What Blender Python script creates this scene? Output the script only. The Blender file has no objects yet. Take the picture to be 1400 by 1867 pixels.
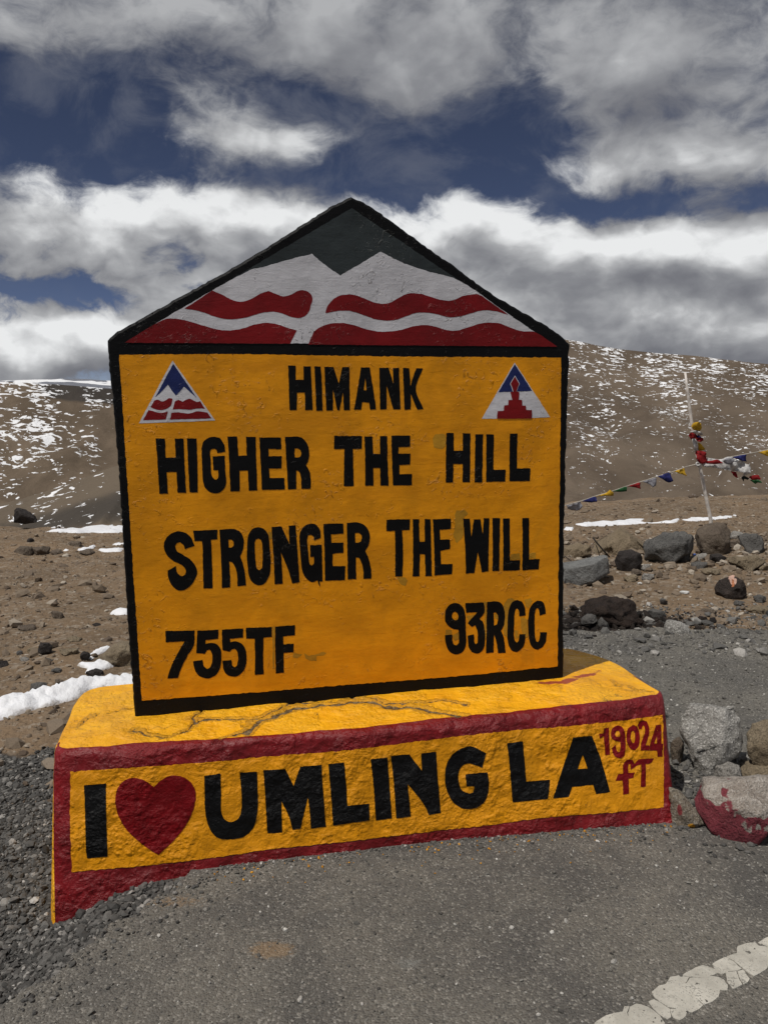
import bpy, bmesh, math, random
import numpy as np
from mathutils import Vector, Matrix
from mathutils.geometry import delaunay_2d_cdt

# ------------------------------------------------------------------ camera
H = 1.55                      # eye height above the road
FPX = 1400.0                  # focal length in pixels of the 1400 x 1867 photograph
PITCH, ROLL = math.radians(9.3), math.radians(0.89)
_F = np.array([0, math.cos(PITCH), -math.sin(PITCH)])
_D0 = np.array([0, -math.sin(PITCH), -math.cos(PITCH)])
_R0 = np.array([1.0, 0, 0])
_R = math.cos(ROLL) * _R0 + math.sin(ROLL) * _D0
_D = -math.sin(ROLL) * _R0 + math.cos(ROLL) * _D0
CAM = np.array([0, 0, H])
scene = bpy.context.scene
col = scene.collection
cd = bpy.data.cameras.new('camera')
cd.sensor_fit = 'VERTICAL'; cd.sensor_height = 36.0; cd.lens = FPX / 1867 * 36
cd.clip_start = 0.05; cd.clip_end = 60000
cam = bpy.data.objects.new('camera', cd); col.objects.link(cam)
m = Matrix.Identity(4)
for i, ax in enumerate((_R, -_D, -_F)):
    for j in range(3):
        m[j][i] = ax[j]
m[0][3], m[1][3], m[2][3] = CAM
cam.matrix_world = m
scene.camera = cam

def ray(px, py):
    return _F * FPX + _R * (px - 700) + _D * (py - 933.5)
def azel(px, py):
    d = ray(px, py)
    return math.atan2(d[0], d[1]), math.atan2(d[2], math.hypot(d[0], d[1]))

# ------------------------------------------------------------------ light
SUN_EL = math.radians(64)
SUN_AZ = math.atan2(-0.77, -0.64)          # compass angle from +Y towards +X
SUN_STRENGTH = 2.85
SKY_STRENGTH = 0.05
EXPOSURE = 0.14
sd = bpy.data.lights.new('sun', 'SUN'); sd.energy = SUN_STRENGTH; sd.angle = math.radians(0.55)
sd.color = (1.0, 0.955, 0.89)
sun = bpy.data.objects.new('sun', sd); col.objects.link(sun)
sdir = Vector((math.sin(SUN_AZ) * math.cos(SUN_EL), math.cos(SUN_AZ) * math.cos(SUN_EL), math.sin(SUN_EL)))
sun.rotation_euler = sdir.to_track_quat('Z', 'Y').to_euler()
sun.location = (-8, -8, 20)
scene.view_settings.view_transform = 'Standard'
scene.view_settings.look = 'None'
scene.view_settings.exposure = EXPOSURE
scene.view_settings.gamma = 1.0
scene.view_settings.use_curve_mapping = False
scene.cycles.max_bounces = 5; scene.cycles.diffuse_bounces = 3; scene.cycles.glossy_bounces = 2
scene.cycles.use_denoising = True

# ------------------------------------------------------------------ node helpers
class NT:
    def __init__(s, tree): s.t = tree; s.n = tree.nodes; s.l = tree.links
    def node(s, typ, **kw):
        n = s.n.new(typ)
        for k, v in kw.items(): setattr(n, k, v)
        return n
    def link(s, a, b): s.l.new(a, b)
    def put(s, sock, v):
        if isinstance(v, bpy.types.NodeSocket): s.l.new(v, sock)
        elif v is not None: sock.default_value = v
    def math(s, op, a, b=None, c=None, clamp=False):
        n = s.node('ShaderNodeMath', operation=op, use_clamp=clamp)
        for i, v in enumerate((a, b, c)): s.put(n.inputs[i], v)
        return n.outputs[0]
    def vm(s, op, a, b=None, c=None):
        n = s.node('ShaderNodeVectorMath', operation=op)
        for i, v in enumerate((a, b, c)):
            if v is not None: s.put(n.inputs[i], v)
        return n.outputs['Value'] if op in ('DOT_PRODUCT', 'LENGTH', 'DISTANCE') else n.outputs[0]
    def noise(s, vec, scale, detail=4, rough=0.55, dist=0.0, color=False):
        n = s.node('ShaderNodeTexNoise')
        if vec is not None: s.link(vec, n.inputs['Vector'])
        n.inputs['Scale'].default_value = scale; n.inputs['Detail'].default_value = detail
        n.inputs['Roughness'].default_value = rough; n.inputs['Distortion'].default_value = dist
        return n.outputs['Color'] if color else n.outputs['Fac']
    def voro(s, vec, scale, feature='F1', out='Distance', rand=1.0):
        n = s.node('ShaderNodeTexVoronoi', feature=feature)
        if vec is not None: s.link(vec, n.inputs['Vector'])
        n.inputs['Scale'].default_value = scale; n.inputs['Randomness'].default_value = rand
        return n.outputs[out]
    def ramp(s, fac, lo, hi, smooth=True):
        n = s.node('ShaderNodeMapRange', interpolation_type='SMOOTHSTEP' if smooth else 'LINEAR', clamp=True)
        s.put(n.inputs['Value'], fac); s.put(n.inputs['From Min'], lo); s.put(n.inputs['From Max'], hi)
        n.inputs['To Min'].default_value = 0; n.inputs['To Max'].default_value = 1
        return n.outputs['Result']
    def mix(s, fac, a, b):
        n = s.node('ShaderNodeMix', data_type='RGBA')
        s.put(n.inputs[0], fac)
        s.put(n.inputs[6], a if isinstance(a, bpy.types.NodeSocket) else (*a, 1))
        s.put(n.inputs[7], b if isinstance(b, bpy.types.NodeSocket) else (*b, 1))
        return n.outputs[2]
    def mapping(s, vec, scale=(1, 1, 1), rot=(0, 0, 0), loc=(0, 0, 0)):
        n = s.node('ShaderNodeMapping')
        s.link(vec, n.inputs['Vector']); n.inputs['Scale'].default_value = scale
        n.inputs['Rotation'].default_value = rot; n.inputs['Location'].default_value = loc
        return n.outputs[0]

# ------------------------------------------------------------------ sky with clouds
world = bpy.data.worlds.new('World'); scene.world = world; world.use_nodes = True
W = NT(world.node_tree); W.n.clear()
world.cycles.sampling_method = 'MANUAL'; world.cycles.sample_map_resolution = 256
wout = W.node('ShaderNodeOutputWorld')
bg = W.node('ShaderNodeBackground'); W.link(bg.outputs[0], wout.inputs[0])
sky = W.node('ShaderNodeTexSky', sky_type='NISHITA')
sky.sun_disc = False; sky.sun_elevation = SUN_EL; sky.sun_rotation = SUN_AZ
sky.altitude = 5800; sky.air_density = 0.62; sky.dust_density = 0.05; sky.ozone_density = 3.0
tc = W.node('ShaderNodeTexCoord')
direction = tc.outputs['Generated']

# cloud masses and blue gaps: where they stand in the sky (photo px), size, weight
CLOUDS = [(90, 45, 190, 60, .36), (330, 45, 230, 70, .42), (640, 40, 230, 85, .42), (760, 140, 190, 70, .34), (1050, 60, 280, 70, .46),
          (1260, 170, 170, 110, .50), (1100, 200, 130, 80, .34), (1200, 300, 130, 45, .34), (1390, 280, 90, 70, .40),
          (370, 215, 75, 42, .52), (540, 258, 95, 38, .54), (450, 262, 90, 32, .30), (700, 190, 90, 60, .26),
          (110, 400, 190, 62, .50), (360, 400, 220, 66, .52), (560, 420, 150, 75, .40), (180, 330, 90, 30, .25), (60, 480, 120, 30, .3),
          (840, 405, 80, 42, .60), (960, 430, 110, 55, .50), (1215, 445, 90, 40, .55), (1350, 465, 90, 38, .55), (1080, 520, 330, 60, .60),
          (320, 560, 70, 40, .50), (60, 625, 190, 36, .50), (30, 558, 65, 16, .30), (1250, 600, 300, 45, .60), (680, 600, 300, 60, .5)]
GAPS = [(110, 245, 175, 60, .62), (330, 132, 130, 28, .34), (860, 280, 145, 60, .56), (670, 310, 100, 36, .46), (720, 260, 80, 50, .25), (940, 190, 60, 50, .12),
        (1290, 385, 120, 26, .46), (1080, 370, 90, 24, .40), (140, 535, 120, 24, .46), (220, 575, 50, 22, .32), (270, 318, 70, 20, .30), (520, 330, 120, 16, .30), (520, 180, 60, 22, .30), (620, 215, 40, 30, .2)]
grp = bpy.data.node_groups.new('cloud_density', 'ShaderNodeTree')
grp.interface.new_socket('Direction', in_out='INPUT', socket_type='NodeSocketVector')
grp.interface.new_socket('Density', in_out='OUTPUT', socket_type='NodeSocketFloat')
grp.interface.new_socket('Raw', in_out='OUTPUT', socket_type='NodeSocketFloat')
grp.interface.new_socket('Soft', in_out='OUTPUT', socket_type='NodeSocketFloat')
Gp = NT(grp)
gi = Gp.node('NodeGroupInput'); go = Gp.node('NodeGroupOutput')
d0 = Gp.vm('NORMALIZE', gi.outputs[0])
st = Gp.vm('MULTIPLY', d0, (1.0, 1.0, 1.55))
wn = Gp.noise(st, 6.0, 3, 0.6, color=True)
wv = Gp.vm('SUBTRACT', wn, (0.5, 0.5, 0.5))
stw = Gp.vm('MULTIPLY_ADD', wv, (0.13, 0.13, 0.09), st)
big = Gp.noise(stw, 10.0, 11, 0.63)
# azimuth / elevation, slightly torn by the noise so that the masses have no clean outline
dw = Gp.vm('MULTIPLY_ADD', wv, (0.10, 0.10, 0.07), d0)
sep = Gp.node('ShaderNodeSeparateXYZ'); Gp.link(dw, sep.inputs[0])
az = Gp.math('ARCTAN2', sep.outputs[0], sep.outputs[1])
el = Gp.math('ARCSINE', sep.outputs[2])
cmb = Gp.node('ShaderNodeCombineXYZ'); Gp.link(az, cmb.inputs[0]); Gp.link(el, cmb.inputs[1])
acc = None; BLOB = 0.78
for lst, sign in ((CLOUDS, 1), (GAPS, -1)):
    for (px, py, rx, ry, amp) in lst:
        a0, e0 = azel(px, py)
        sx, sy = FPX / rx, FPX / ry
        v = Gp.vm('MULTIPLY_ADD', cmb.outputs[0], (sx, sy, 0), (-a0 * sx, -e0 * sy, 0))
        q = Gp.vm('DOT_PRODUCT', v, v)
        ex = Gp.math('POWER', 0.5, q)
        acc = Gp.math('MULTIPLY', ex, sign * amp * BLOB) if acc is None else Gp.math('MULTIPLY_ADD', ex, sign * amp * BLOB, acc)
# beyond the frame the broken cloud deck goes on, thickened to raise ambient light
azabs = Gp.math('ABSOLUTE', az)
out_side = Gp.ramp(azabs, 0.50, 0.75)
out_up = Gp.ramp(el, 0.42, 0.60)
outside = Gp.math('MAXIMUM', out_side, out_up)
acc = Gp.math('ADD', Gp.math('MULTIPLY', acc, Gp.math('SUBTRACT', 1.0, outside)), Gp.math('MULTIPLY', outside, 0.36))
soft_ = Gp.math('ADD', Gp.math('MULTIPLY_ADD', Gp.noise(stw, 10.0, 3.0, 0.5), 1.75, -0.92), acc)
raw = Gp.math('ADD', Gp.math('MULTIPLY_ADD', big, 1.75, -0.950), acc)
hi_ = Gp.math('MULTIPLY_ADD', Gp.ramp(el, 0.10, 0.30), 0.34, 0.24)   # loose, torn cloud above, firm heaps below
low_ = Gp.ramp(el, 0.115, 0.03)
raw = Gp.math('MULTIPLY_ADD', low_, 0.30, raw)
dens = Gp.ramp(raw, -0.03, hi_)
Gp.link(dens, go.inputs['Density']); Gp.link(raw, go.inputs['Raw']); Gp.link(soft_, go.inputs['Soft'])

def cloud(vec):
    n = W.node('ShaderNodeGroup'); n.node_tree = grp
    W.link(vec, n.inputs[0]); return n.outputs['Density'], n.outputs['Raw'], n.outputs['Soft']
ndir = W.vm('NORMALIZE', direction)
dA, rA, sA = cloud(ndir)
dB, rB, sB = cloud(W.vm('ADD', ndir, (-0.022, -0.012, 0.042)))
light = W.math('MULTIPLY_ADD', W.math('SUBTRACT', sA, sB), 0.55, 0.52)
light = W.math('MULTIPLY_ADD', W.math('SUBTRACT', rA, rB), 0.42, light)
thick = W.ramp(sA, 0.15, 0.85)
light = W.math('SUBTRACT', light, W.math('MULTIPLY', thick, 0.16))
soft = W.noise(W.vm('MULTIPLY', ndir, (1, 1, 1.8)), 5.5, 4, 0.5)
light = W.math('MULTIPLY_ADD', soft, 0.7, W.math('SUBTRACT', light, 0.35))
light = W.math('MINIMUM', W.math('MAXIMUM', light, 0.0), 1.0)
sepw = W.node('ShaderNodeSeparateXYZ'); W.link(ndir, sepw.inputs[0])
# higher up we look at the shaded undersides of the clouds
over = W.math('MULTIPLY', W.ramp(sepw.outputs[2], 0.20, 0.40), W.ramp(sepw.outputs[2], 0.75, 0.45))  # unseen clouds overhead left undimmed for more ambient light
light = W.math('MULTIPLY', light, W.math('MULTIPLY_ADD', over, -0.38, 1.0))
ccol = W.node('ShaderNodeValToRGB'); W.link(light, ccol.inputs[0])
cr = ccol.color_ramp
cr.elements[0].position = 0.0; cr.elements[0].color = (.155, .159, .178, 1)
cr.elements[1].position = 1.0; cr.elements[1].color = (.74, .75, .755, 1)
e = cr.elements.new(.30); e.color = (.225, .23, .247, 1)
e = cr.elements.new(.60); e.color = (.37, .376, .388, 1)
skyc = W.vm('MULTIPLY', sky.outputs[0], tuple(SKY_STRENGTH * q for q in (1.25, 1.0, .92)))
# thin torn veil between the heaps
vw = W.vm('MULTIPLY', ndir, (1, 1, 1.5))
veil = W.ramp(W.noise(vw, 11.0, 8, 0.62, 0.5), 0.42, 0.72)
veil = W.math('MULTIPLY', veil, W.math('MULTIPLY_ADD', W.ramp(sepw.outputs[2], .10, .32), .28, .06))
wmix = W.mix(veil, skyc, (.20, .21, .24))
wmix = W.mix(dA, wmix, ccol.outputs[0])
# pale band of cloud and air along the horizon
W.link(wmix, bg.inputs['Color']); bg.inputs['Strength'].default_value = 1.0

# ------------------------------------------------------------------ numpy noise
def _hash(ix, iy, iz, seed):
    h = (ix * 374761393 + iy * 668265263 + iz * 2147483647 + seed * 1274126177) & 0xffffffff
    h = ((h ^ (h >> 13)) * 1274126177) & 0xffffffff
    return (h ^ (h >> 16)) & 0xffffffff
def vnoise(p, seed=0):
    """value noise in -1..1 at points p (N,3)"""
    p = np.asarray(p, float); f = np.floor(p); i = f.astype(np.int64); t = p - f
    t = t * t * t * (t * (t * 6 - 15) + 10)
    out = 0
    for dx in (0, 1):
        for dy in (0, 1):
            for dz in (0, 1):
                w = (t[:, 0] if dx else 1 - t[:, 0]) * (t[:, 1] if dy else 1 - t[:, 1]) * (t[:, 2] if dz else 1 - t[:, 2])
                out = out + w * (_hash(i[:, 0] + dx, i[:, 1] + dy, i[:, 2] + dz, seed) / 0x7fffffff - 1.0)
    return out
def fbm(p, octaves=4, seed=0, gain=0.5):
    p = np.asarray(p, float); s = 0; a = 1.0
    for o in range(octaves):
        s = s + a * vnoise(p * 2 ** o + 17.3 * o, seed + o); a *= gain
    return s
def n2(x, y, sc, oc=3, seed=0):
    x = np.asarray(x, float); y = np.asarray(y, float)
    x, y = np.broadcast_arrays(x, y)
    return fbm(np.stack([x.ravel() * sc, y.ravel() * sc, np.full(x.size, 3.7)], 1), oc, seed).reshape(x.shape)
def sstep(a, b, x):
    t = np.clip((np.asarray(x, float) - a) / (b - a), 0, 1); return t * t * (3 - 2 * t)

# ------------------------------------------------------------------ object helpers
def tag(o, label=None, cat=None, group=None, kind=None):
    if label: o['label'] = label
    if cat: o['category'] = cat
    if group: o['group'] = group
    if kind: o['kind'] = kind
    return o
def thing(name, loc, label, cat, group=None):
    o = bpy.data.objects.new(name, None); col.objects.link(o); o.location = loc
    o.empty_display_size = 0.1
    return tag(o, label, cat, group)
def mesh_obj(name, verts, faces, mat, parent=None, smooth=False, origin=None, attrs=None, mats_idx=None):
    """one mesh object; verts are world coordinates, stored relative to origin (or the parent's place)"""
    verts = np.asarray(verts, float).reshape(-1, 3)
    off = np.zeros(3)
    if parent is not None:
        q = parent
        while q is not None:
            off = off + np.array(q.location); q = q.parent
    loc = np.zeros(3)
    if origin is not None:
        loc = np.asarray(origin, float) - off
    me = bpy.data.meshes.new(name)
    if isinstance(faces, np.ndarray):
        nf, k = faces.shape
        me.vertices.add(len(verts)); me.vertices.foreach_set('co', (verts - off - loc).astype(np.float32).ravel())
        me.loops.add(nf * k); me.loops.foreach_set('vertex_index', faces.astype(np.int32).ravel())
        me.polygons.add(nf); me.polygons.foreach_set('loop_start', np.arange(0, nf * k, k, dtype=np.int32))
        me.update(calc_edges=True); me.validate()
    else:
        me.from_pydata([tuple(v) for v in (verts - off - loc)], [], [tuple(f) for f in faces]); me.update()
    mats = mat if isinstance(mat, (list, tuple)) else [mat]
    for mm in mats: me.materials.append(mm)
    if mats_idx is not None: me.polygons.foreach_set('material_index', np.asarray(mats_idx, np.int32))
    me.polygons.foreach_set('use_smooth', [bool(smooth)] * len(me.polygons))
    if attrs:
        for k, a in attrs.items():
            at = me.attributes.new(k, 'FLOAT', 'POINT'); at.data.foreach_set('value', np.asarray(a, np.float32).ravel())
    o = bpy.data.objects.new(name, me); col.objects.link(o)
    o.location = loc
    if parent is not None: o.parent = parent
    return o
def grid_faces(nu, nv, wrap_u=False):
    i = np.arange(nu if wrap_u else nu - 1); j = np.arange(nv - 1)
    I, J = np.meshgrid(i, j, indexing='ij'); I2 = (I + 1) % nu
    return np.stack([I * nv + J, I2 * nv + J, I2 * nv + J + 1, I * nv + J + 1], -1).reshape(-1, 4)

# ------------------------------------------------------------------ outlines
def smooth_poly(pts, step=1.2, corner=42.0):
    """closed outline resampled with Hermite curves through gentle turns, sharp corners kept"""
    P = np.asarray(pts, float); n = len(P); out = []
    tan = []
    for i in range(n):
        a, b, c = P[i - 1], P[i], P[(i + 1) % n]
        u, v = b - a, c - b
        ang = math.degrees(abs(math.atan2(u[0] * v[1] - u[1] * v[0], u @ v)))
        t = c - a
        tan.append(t / (np.linalg.norm(t) + 1e-9) if ang < corner else None)
    for i in range(n):
        a, b = P[i], P[(i + 1) % n]; L = np.linalg.norm(b - a)
        k = max(1, int(L / step))
        ta = tan[i] * L if tan[i] is not None else (b - a)
        tb = tan[(i + 1) % n] * L if tan[(i + 1) % n] is not None else (b - a)
        for q in range(k):
            s = q / k
            out.append((2*s**3-3*s**2+1) * a + (s**3-2*s**2+s) * ta + (-2*s**3+3*s**2) * b + (s**3-s**2) * tb)
    return np.array(out)
def in_poly(pts, poly):
    x, y = pts[:, 0], pts[:, 1]; c = np.zeros(len(pts), bool)
    a = poly; b = np.roll(poly, -1, 0)
    for (x1, y1), (x2, y2) in zip(a, b):
        if y1 == y2: continue
        cr_ = ((y1 > y) != (y2 > y)) & (x < (x2 - x1) * (y - y1) / (y2 - y1) + x1)
        c ^= cr_
    return c
def fill(loops, spacing=None):
    """triangulate outlines (even-odd), with optional interior grid points"""
    V = []; E = []
    for lp in loops:
        b = len(V); k = len(lp)
        V += [Vector(p) for p in lp]; E += [(b + i, b + (i + 1) % k) for i in range(k)]
    if spacing:
        A = np.concatenate(loops); lo, hi = A.min(0), A.max(0)
        gx, gy = np.meshgrid(np.arange(lo[0], hi[0], spacing), np.arange(lo[1], hi[1], spacing))
        g = np.stack([gx.ravel(), gy.ravel()], 1)
        ins = np.zeros(len(g), bool)
        for lp in loops: ins ^= in_poly(g, np.asarray(lp))
        g = g[ins]
        if len(g):
            dmin = np.full(len(g), 1e9)
            for lp in loops:
                q = np.asarray(lp)
                dmin = np.minimum(dmin, np.sqrt(((g[:, None, :] - q[None]) ** 2).sum(-1)).min(1))
            V += [Vector(p) for p in g[dmin > spacing * 0.35]]
    r = delaunay_2d_cdt(V, E, [], 0, 1e-7)
    v2 = np.array([tuple(v) for v in r[0]]); F = np.array([f for f in r[2] if len(f) == 3])
    cen = v2[F].mean(1); ins = np.zeros(len(F), bool)
    for lp in loops: ins ^= in_poly(cen, np.asarray(lp))
    return v2, F[ins]

# ------------------------------------------------------------------ materials
def new_mat(name):
    mt = bpy.data.materials.new(name); mt.use_nodes = True
    T = NT(mt.node_tree); T.n.clear()
    o = T.node('ShaderNodeOutputMaterial'); b = T.node('ShaderNodeBsdfPrincipled'); T.link(b.outputs[0], o.inputs[0])
    c = T.node('ShaderNodeTexCoord')
    return mt, T, b, c.outputs['Object']
def bump(T, b, h, strength, dist=0.01, prev=None):
    n = T.node('ShaderNodeBump'); n.inputs['Strength'].default_value = strength; n.inputs['Distance'].default_value = dist
    T.link(h, n.inputs['Height'])
    if prev is not None: T.link(prev, n.inputs['Normal'])
    T.link(n.outputs[0], b.inputs['Normal']); return n.outputs[0]

def plaster_bump(T, b, vec, rough_face):
    """relief of the painted plaster: the same for every colour so that strokes run on below the lettering"""
    if rough_face:      # rough-cast base
        h = T.noise(vec, 26, 6, 0.62, 0.4); h2 = T.noise(vec, 95, 4, 0.6); h3 = T.noise(vec, 300, 2, 0.5)
        mk_ = T.math('MULTIPLY_ADD', T.ramp(T.noise(vec, 5.5, 4, .6), .42, .60), .85, .15)
        h2 = T.math('MULTIPLY', h2, mk_); h = T.math('MULTIPLY', h, T.math('MULTIPLY_ADD', mk_, .6, .4))
        n = bump(T, b, h, 1.0, 0.020); n = bump(T, b, h2, 0.9, 0.0075, n); n = bump(T, b, h3, 0.6, 0.002, n)
    else:               # trowelled sign face with brush marks, drips and lumps of old paint
        mp = T.mapping(vec, (14, 14, 60), (0, math.radians(28), 0))
        st = T.noise(mp, 1.0, 5, 0.6, 0.6)
        lump = T.noise(vec, 34, 5, 0.65, 1.6)
        lump = T.ramp(lump, 0.56, 0.74)
        msk = T.ramp(T.noise(vec, 4.2, 3, 0.6), 0.42, 0.66)
        lump = T.math('MULTIPLY', lump, msk)
        gr = T.noise(vec, 190, 3, 0.55)
        und = T.noise(vec, 7, 3, 0.5)
        n = bump(T, b, und, 0.35, 0.02); n = bump(T, b, st, 0.20, 0.005, n)
        n = bump(T, b, lump, 0.9, 0.006, n); n = bump(T, b, gr, 0.35, 0.0012, n)
    return n

def paint(name, c, rough=0.42, rough_face=False, vary=0.18, stain=None, chips=0.0, chipcol=(.30, .30, .29), spec=0.28, streak=False):
    mt, T, b, vec = new_mat(name)
    n1 = T.noise(vec, 5.5, 5, 0.6, 0.3); n2_ = T.noise(vec, 60, 4, 0.6)
    dark = tuple(x * (1 - vary) for x in c); lite = tuple(min(1, x * (1 + vary * 0.6)) for x in c)
    colr = T.mix(T.ramp(n1, 0.32, 0.68), dark, lite)
    colr = T.mix(T.math('MULTIPLY', T.ramp(n2_, 0.52, 0.72), 0.22), colr, tuple(x * 0.72 for x in c))
    if streak:      # broad roller and brush passes of differing thickness
        s3 = T.noise(T.mapping(vec, (3, 3, 22), (0, .12, 0)), 1.0, 5, .6, .4)
        colr = T.mix(T.math('MULTIPLY', T.ramp(s3, .50, .70), .30), colr, tuple(x * q for x, q in zip(c, (.80, .72, .6))))
        s4 = T.noise(T.mapping(vec, (20, 20, 2.2)), 1.0, 4, .6, .3)
        colr = T.mix(T.math('MULTIPLY', T.ramp(s4, .60, .75), .28), colr, tuple(x * q for x, q in zip(c, (.72, .66, .8))))
    if stain:
        s1 = T.ramp(T.noise(T.mapping(vec, (1, 1, .55)), 3.4, 6, 0.65, 0.8), 0.55, 0.72)
        colr = T.mix(T.math('MULTIPLY', s1, 0.42), colr, stain)
        # fine dark specks and pinholes
        sp = T.ramp(T.voro(vec, 22, 'F1'), 0.035, 0.06)
        spm = T.ramp(T.noise(vec, 2.5, 3), 0.50, 0.62)
        colr = T.mix(T.math('MULTIPLY', T.math('SUBTRACT', 1, sp), T.math('MULTIPLY', spm, 0.8)), colr, (.03, .022, .012))
    if chips > 0:
        ch = T.ramp(T.noise(vec, 85, 5, 0.7), 0.76 - chips, 0.79 - chips)
        colr = T.mix(T.math('MULTIPLY', ch, 0.8), colr, chipcol)
    T.link(colr, b.inputs['Base Color'])
    rr = T.math('MULTIPLY_ADD', n2_, 0.25, rough - 0.12); T.link(rr, b.inputs['Roughness'])
    b.inputs['Specular IOR Level'].default_value = spec
    plaster_bump(T, b, vec, rough_face)
    return mt

YEL = (0.80, 0.308, 0.002); BLK = (0.0045, 0.0045, 0.005)
M_black_slab = paint('black_paint_slab', BLK, 0.5, False, 0.2, chips=0.02, chipcol=(.03, .03, .03), spec=0.14)
M_yellow = paint('yellow_paint', YEL, 0.45, False, 0.16, stain=(0.40, 0.185, 0.010), streak=True)
M_black = paint('black_paint', BLK, 0.42, False, 0.3, chips=0.05, chipcol=(.16, .075, .008), spec=0.14)
M_red = paint('red_paint', (0.19, 0.002, 0.004), 0.45, False, 0.2)
M_white = paint('white_paint', (0.62, 0.61, 0.64), 0.5, False, 0.12)
M_dkgrey = paint('dark_grey_paint', (0.030, 0.038, 0.040), 0.5, False, 0.25)
M_blue = paint('blue_paint', (0.010, 0.018, 0.095), 0.45, False, 0.3)
M_patch = paint('old_paint_patch', (0.50, 0.25, 0.016), 0.55, False, 0.3)
M_base_yellow = paint('base_yellow_paint', (0.78, 0.312, 0.003), 0.42, True, 0.15, stain=(0.45, 0.20, 0.01))
M_base_black = paint('base_black_paint', BLK, 0.42, True, 0.3, chips=0.05, chipcol=(.20, .10, .012), spec=0.18)
M_base_red = paint('base_red_paint', (0.175, 0.002, 0.005), 0.42, True, 0.25, chips=0.012, chipcol=(.3, .12, .12), spec=.2)

def base_body_mat():
    """plinth body: crimson front band, yellow top with dark cracks, bare grey cement where it broke"""
    mt, T, b, vec = new_mat('plinth_paint')
    def attr(n):
        a = T.node('ShaderNodeAttribute'); a.attribute_name = n; return a.outputs['Fac']
    n1 = T.noise(vec, 6, 5, .6, .3); nf = T.noise(vec, 60, 5, .65); nj = T.noise(vec, 38, 4, .6)
    ycol = T.mix(T.ramp(n1, .3, .7), (0.80, 0.36, 0.006), (0.95, 0.47, 0.010))  # yellow lighter than the front panel's: sunlight on the top put into the colour
    worn = T.ramp(T.noise(vec, 9, 6, .7, .6), .54, .74)
    ycol = T.mix(T.math('MULTIPLY', worn, .30), ycol, (.52, .25, .02))
    sp = T.math('SUBTRACT', 1, T.ramp(T.voro(vec, 26, 'F1'), .05, .085))
    spm = T.ramp(T.noise(vec, 5, 3), .5, .62)
    ycol = T.mix(T.math('MULTIPLY', sp, T.math('MULTIPLY', spm, .85)), ycol, (.05, .035, .02))
    # hair cracks
    vd = T.vm('MULTIPLY_ADD', T.noise(vec, 9, 4, .6, color=True), (.22, .22, .22), vec)
    ed = T.voro(vd, 6.5, 'DISTANCE_TO_EDGE')
    hc = T.math('SUBTRACT', 1, T.ramp(ed, .004, .012)); hcm = T.ramp(T.noise(vec, 4.0, 3, .6), .52, .62)
    hair = T.math('MULTIPLY', hc, hcm)
    crk = attr('crack')
    crk2 = T.ramp(T.math('ADD', crk, T.math('MULTIPLY_ADD', nj, .7, -.35)), .50, .72)
    ycol = T.mix(T.math('MULTIPLY', hair, .85), ycol, (.05, .035, .02))
    ycol = T.mix(T.math('MULTIPLY', crk2, .92), ycol, T.mix(T.ramp(nf, .4, .6), (.03, .024, .018), (.20, .17, .12)))
    crm = T.ramp(T.math('ADD', attr('crumble'), T.math('MULTIPLY_ADD', T.noise(vec, 30, 5, .7), 1.1, -.55)), .62, .80)
    ycol = T.mix(T.math('MULTIPLY', crm, T.math('MULTIPLY_ADD', T.ramp(nf, .42, .62), .30, .08)), ycol, (.22, .13, .03))
    redm = attr('red')
    rj = T.math('ADD', redm, T.math('MULTIPLY_ADD', nj, .5, -.25))
    rmask = T.ramp(rj, .47, .53)
    rcol = T.mix(T.ramp(n1, .3, .7), (.145, .0015, .004), (.225, .003, .007))
    rcol = T.mix(T.math('MULTIPLY', T.ramp(nf, .62, .75), .35), rcol, (.30, .05, .06))
    spl = T.ramp(T.math('ADD', attr('splash'), T.math('MULTIPLY_ADD', nj, .8, -.4)), .45, .65)
    ycol = T.mix(T.math('MULTIPLY', spl, .85), ycol, (.26, .012, .03))
    colr = T.mix(rmask, ycol, rcol)
    bare = T.ramp(T.noise(vec, 46, 5, .7), .71, .75)
    colr = T.mix(T.math('MULTIPLY', bare, .65), colr, (.20, .17, .13))
    T.link(colr, b.inputs['Base Color'])
    T.link(T.math('MULTIPLY_ADD', nf, .3, .28), b.inputs['Roughness'])
    n = plaster_bump(T, b, vec, True)
    n = bump(T, b, T.math('SUBTRACT', 1, T.math('MAXIMUM', hair, crk2)), .7, .006, n)
    n = bump(T, b, T.math('MULTIPLY', crm, T.noise(vec, 120, 4, .65)), .9, .010, n)
    return mt
M_plinth = base_body_mat()

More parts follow.
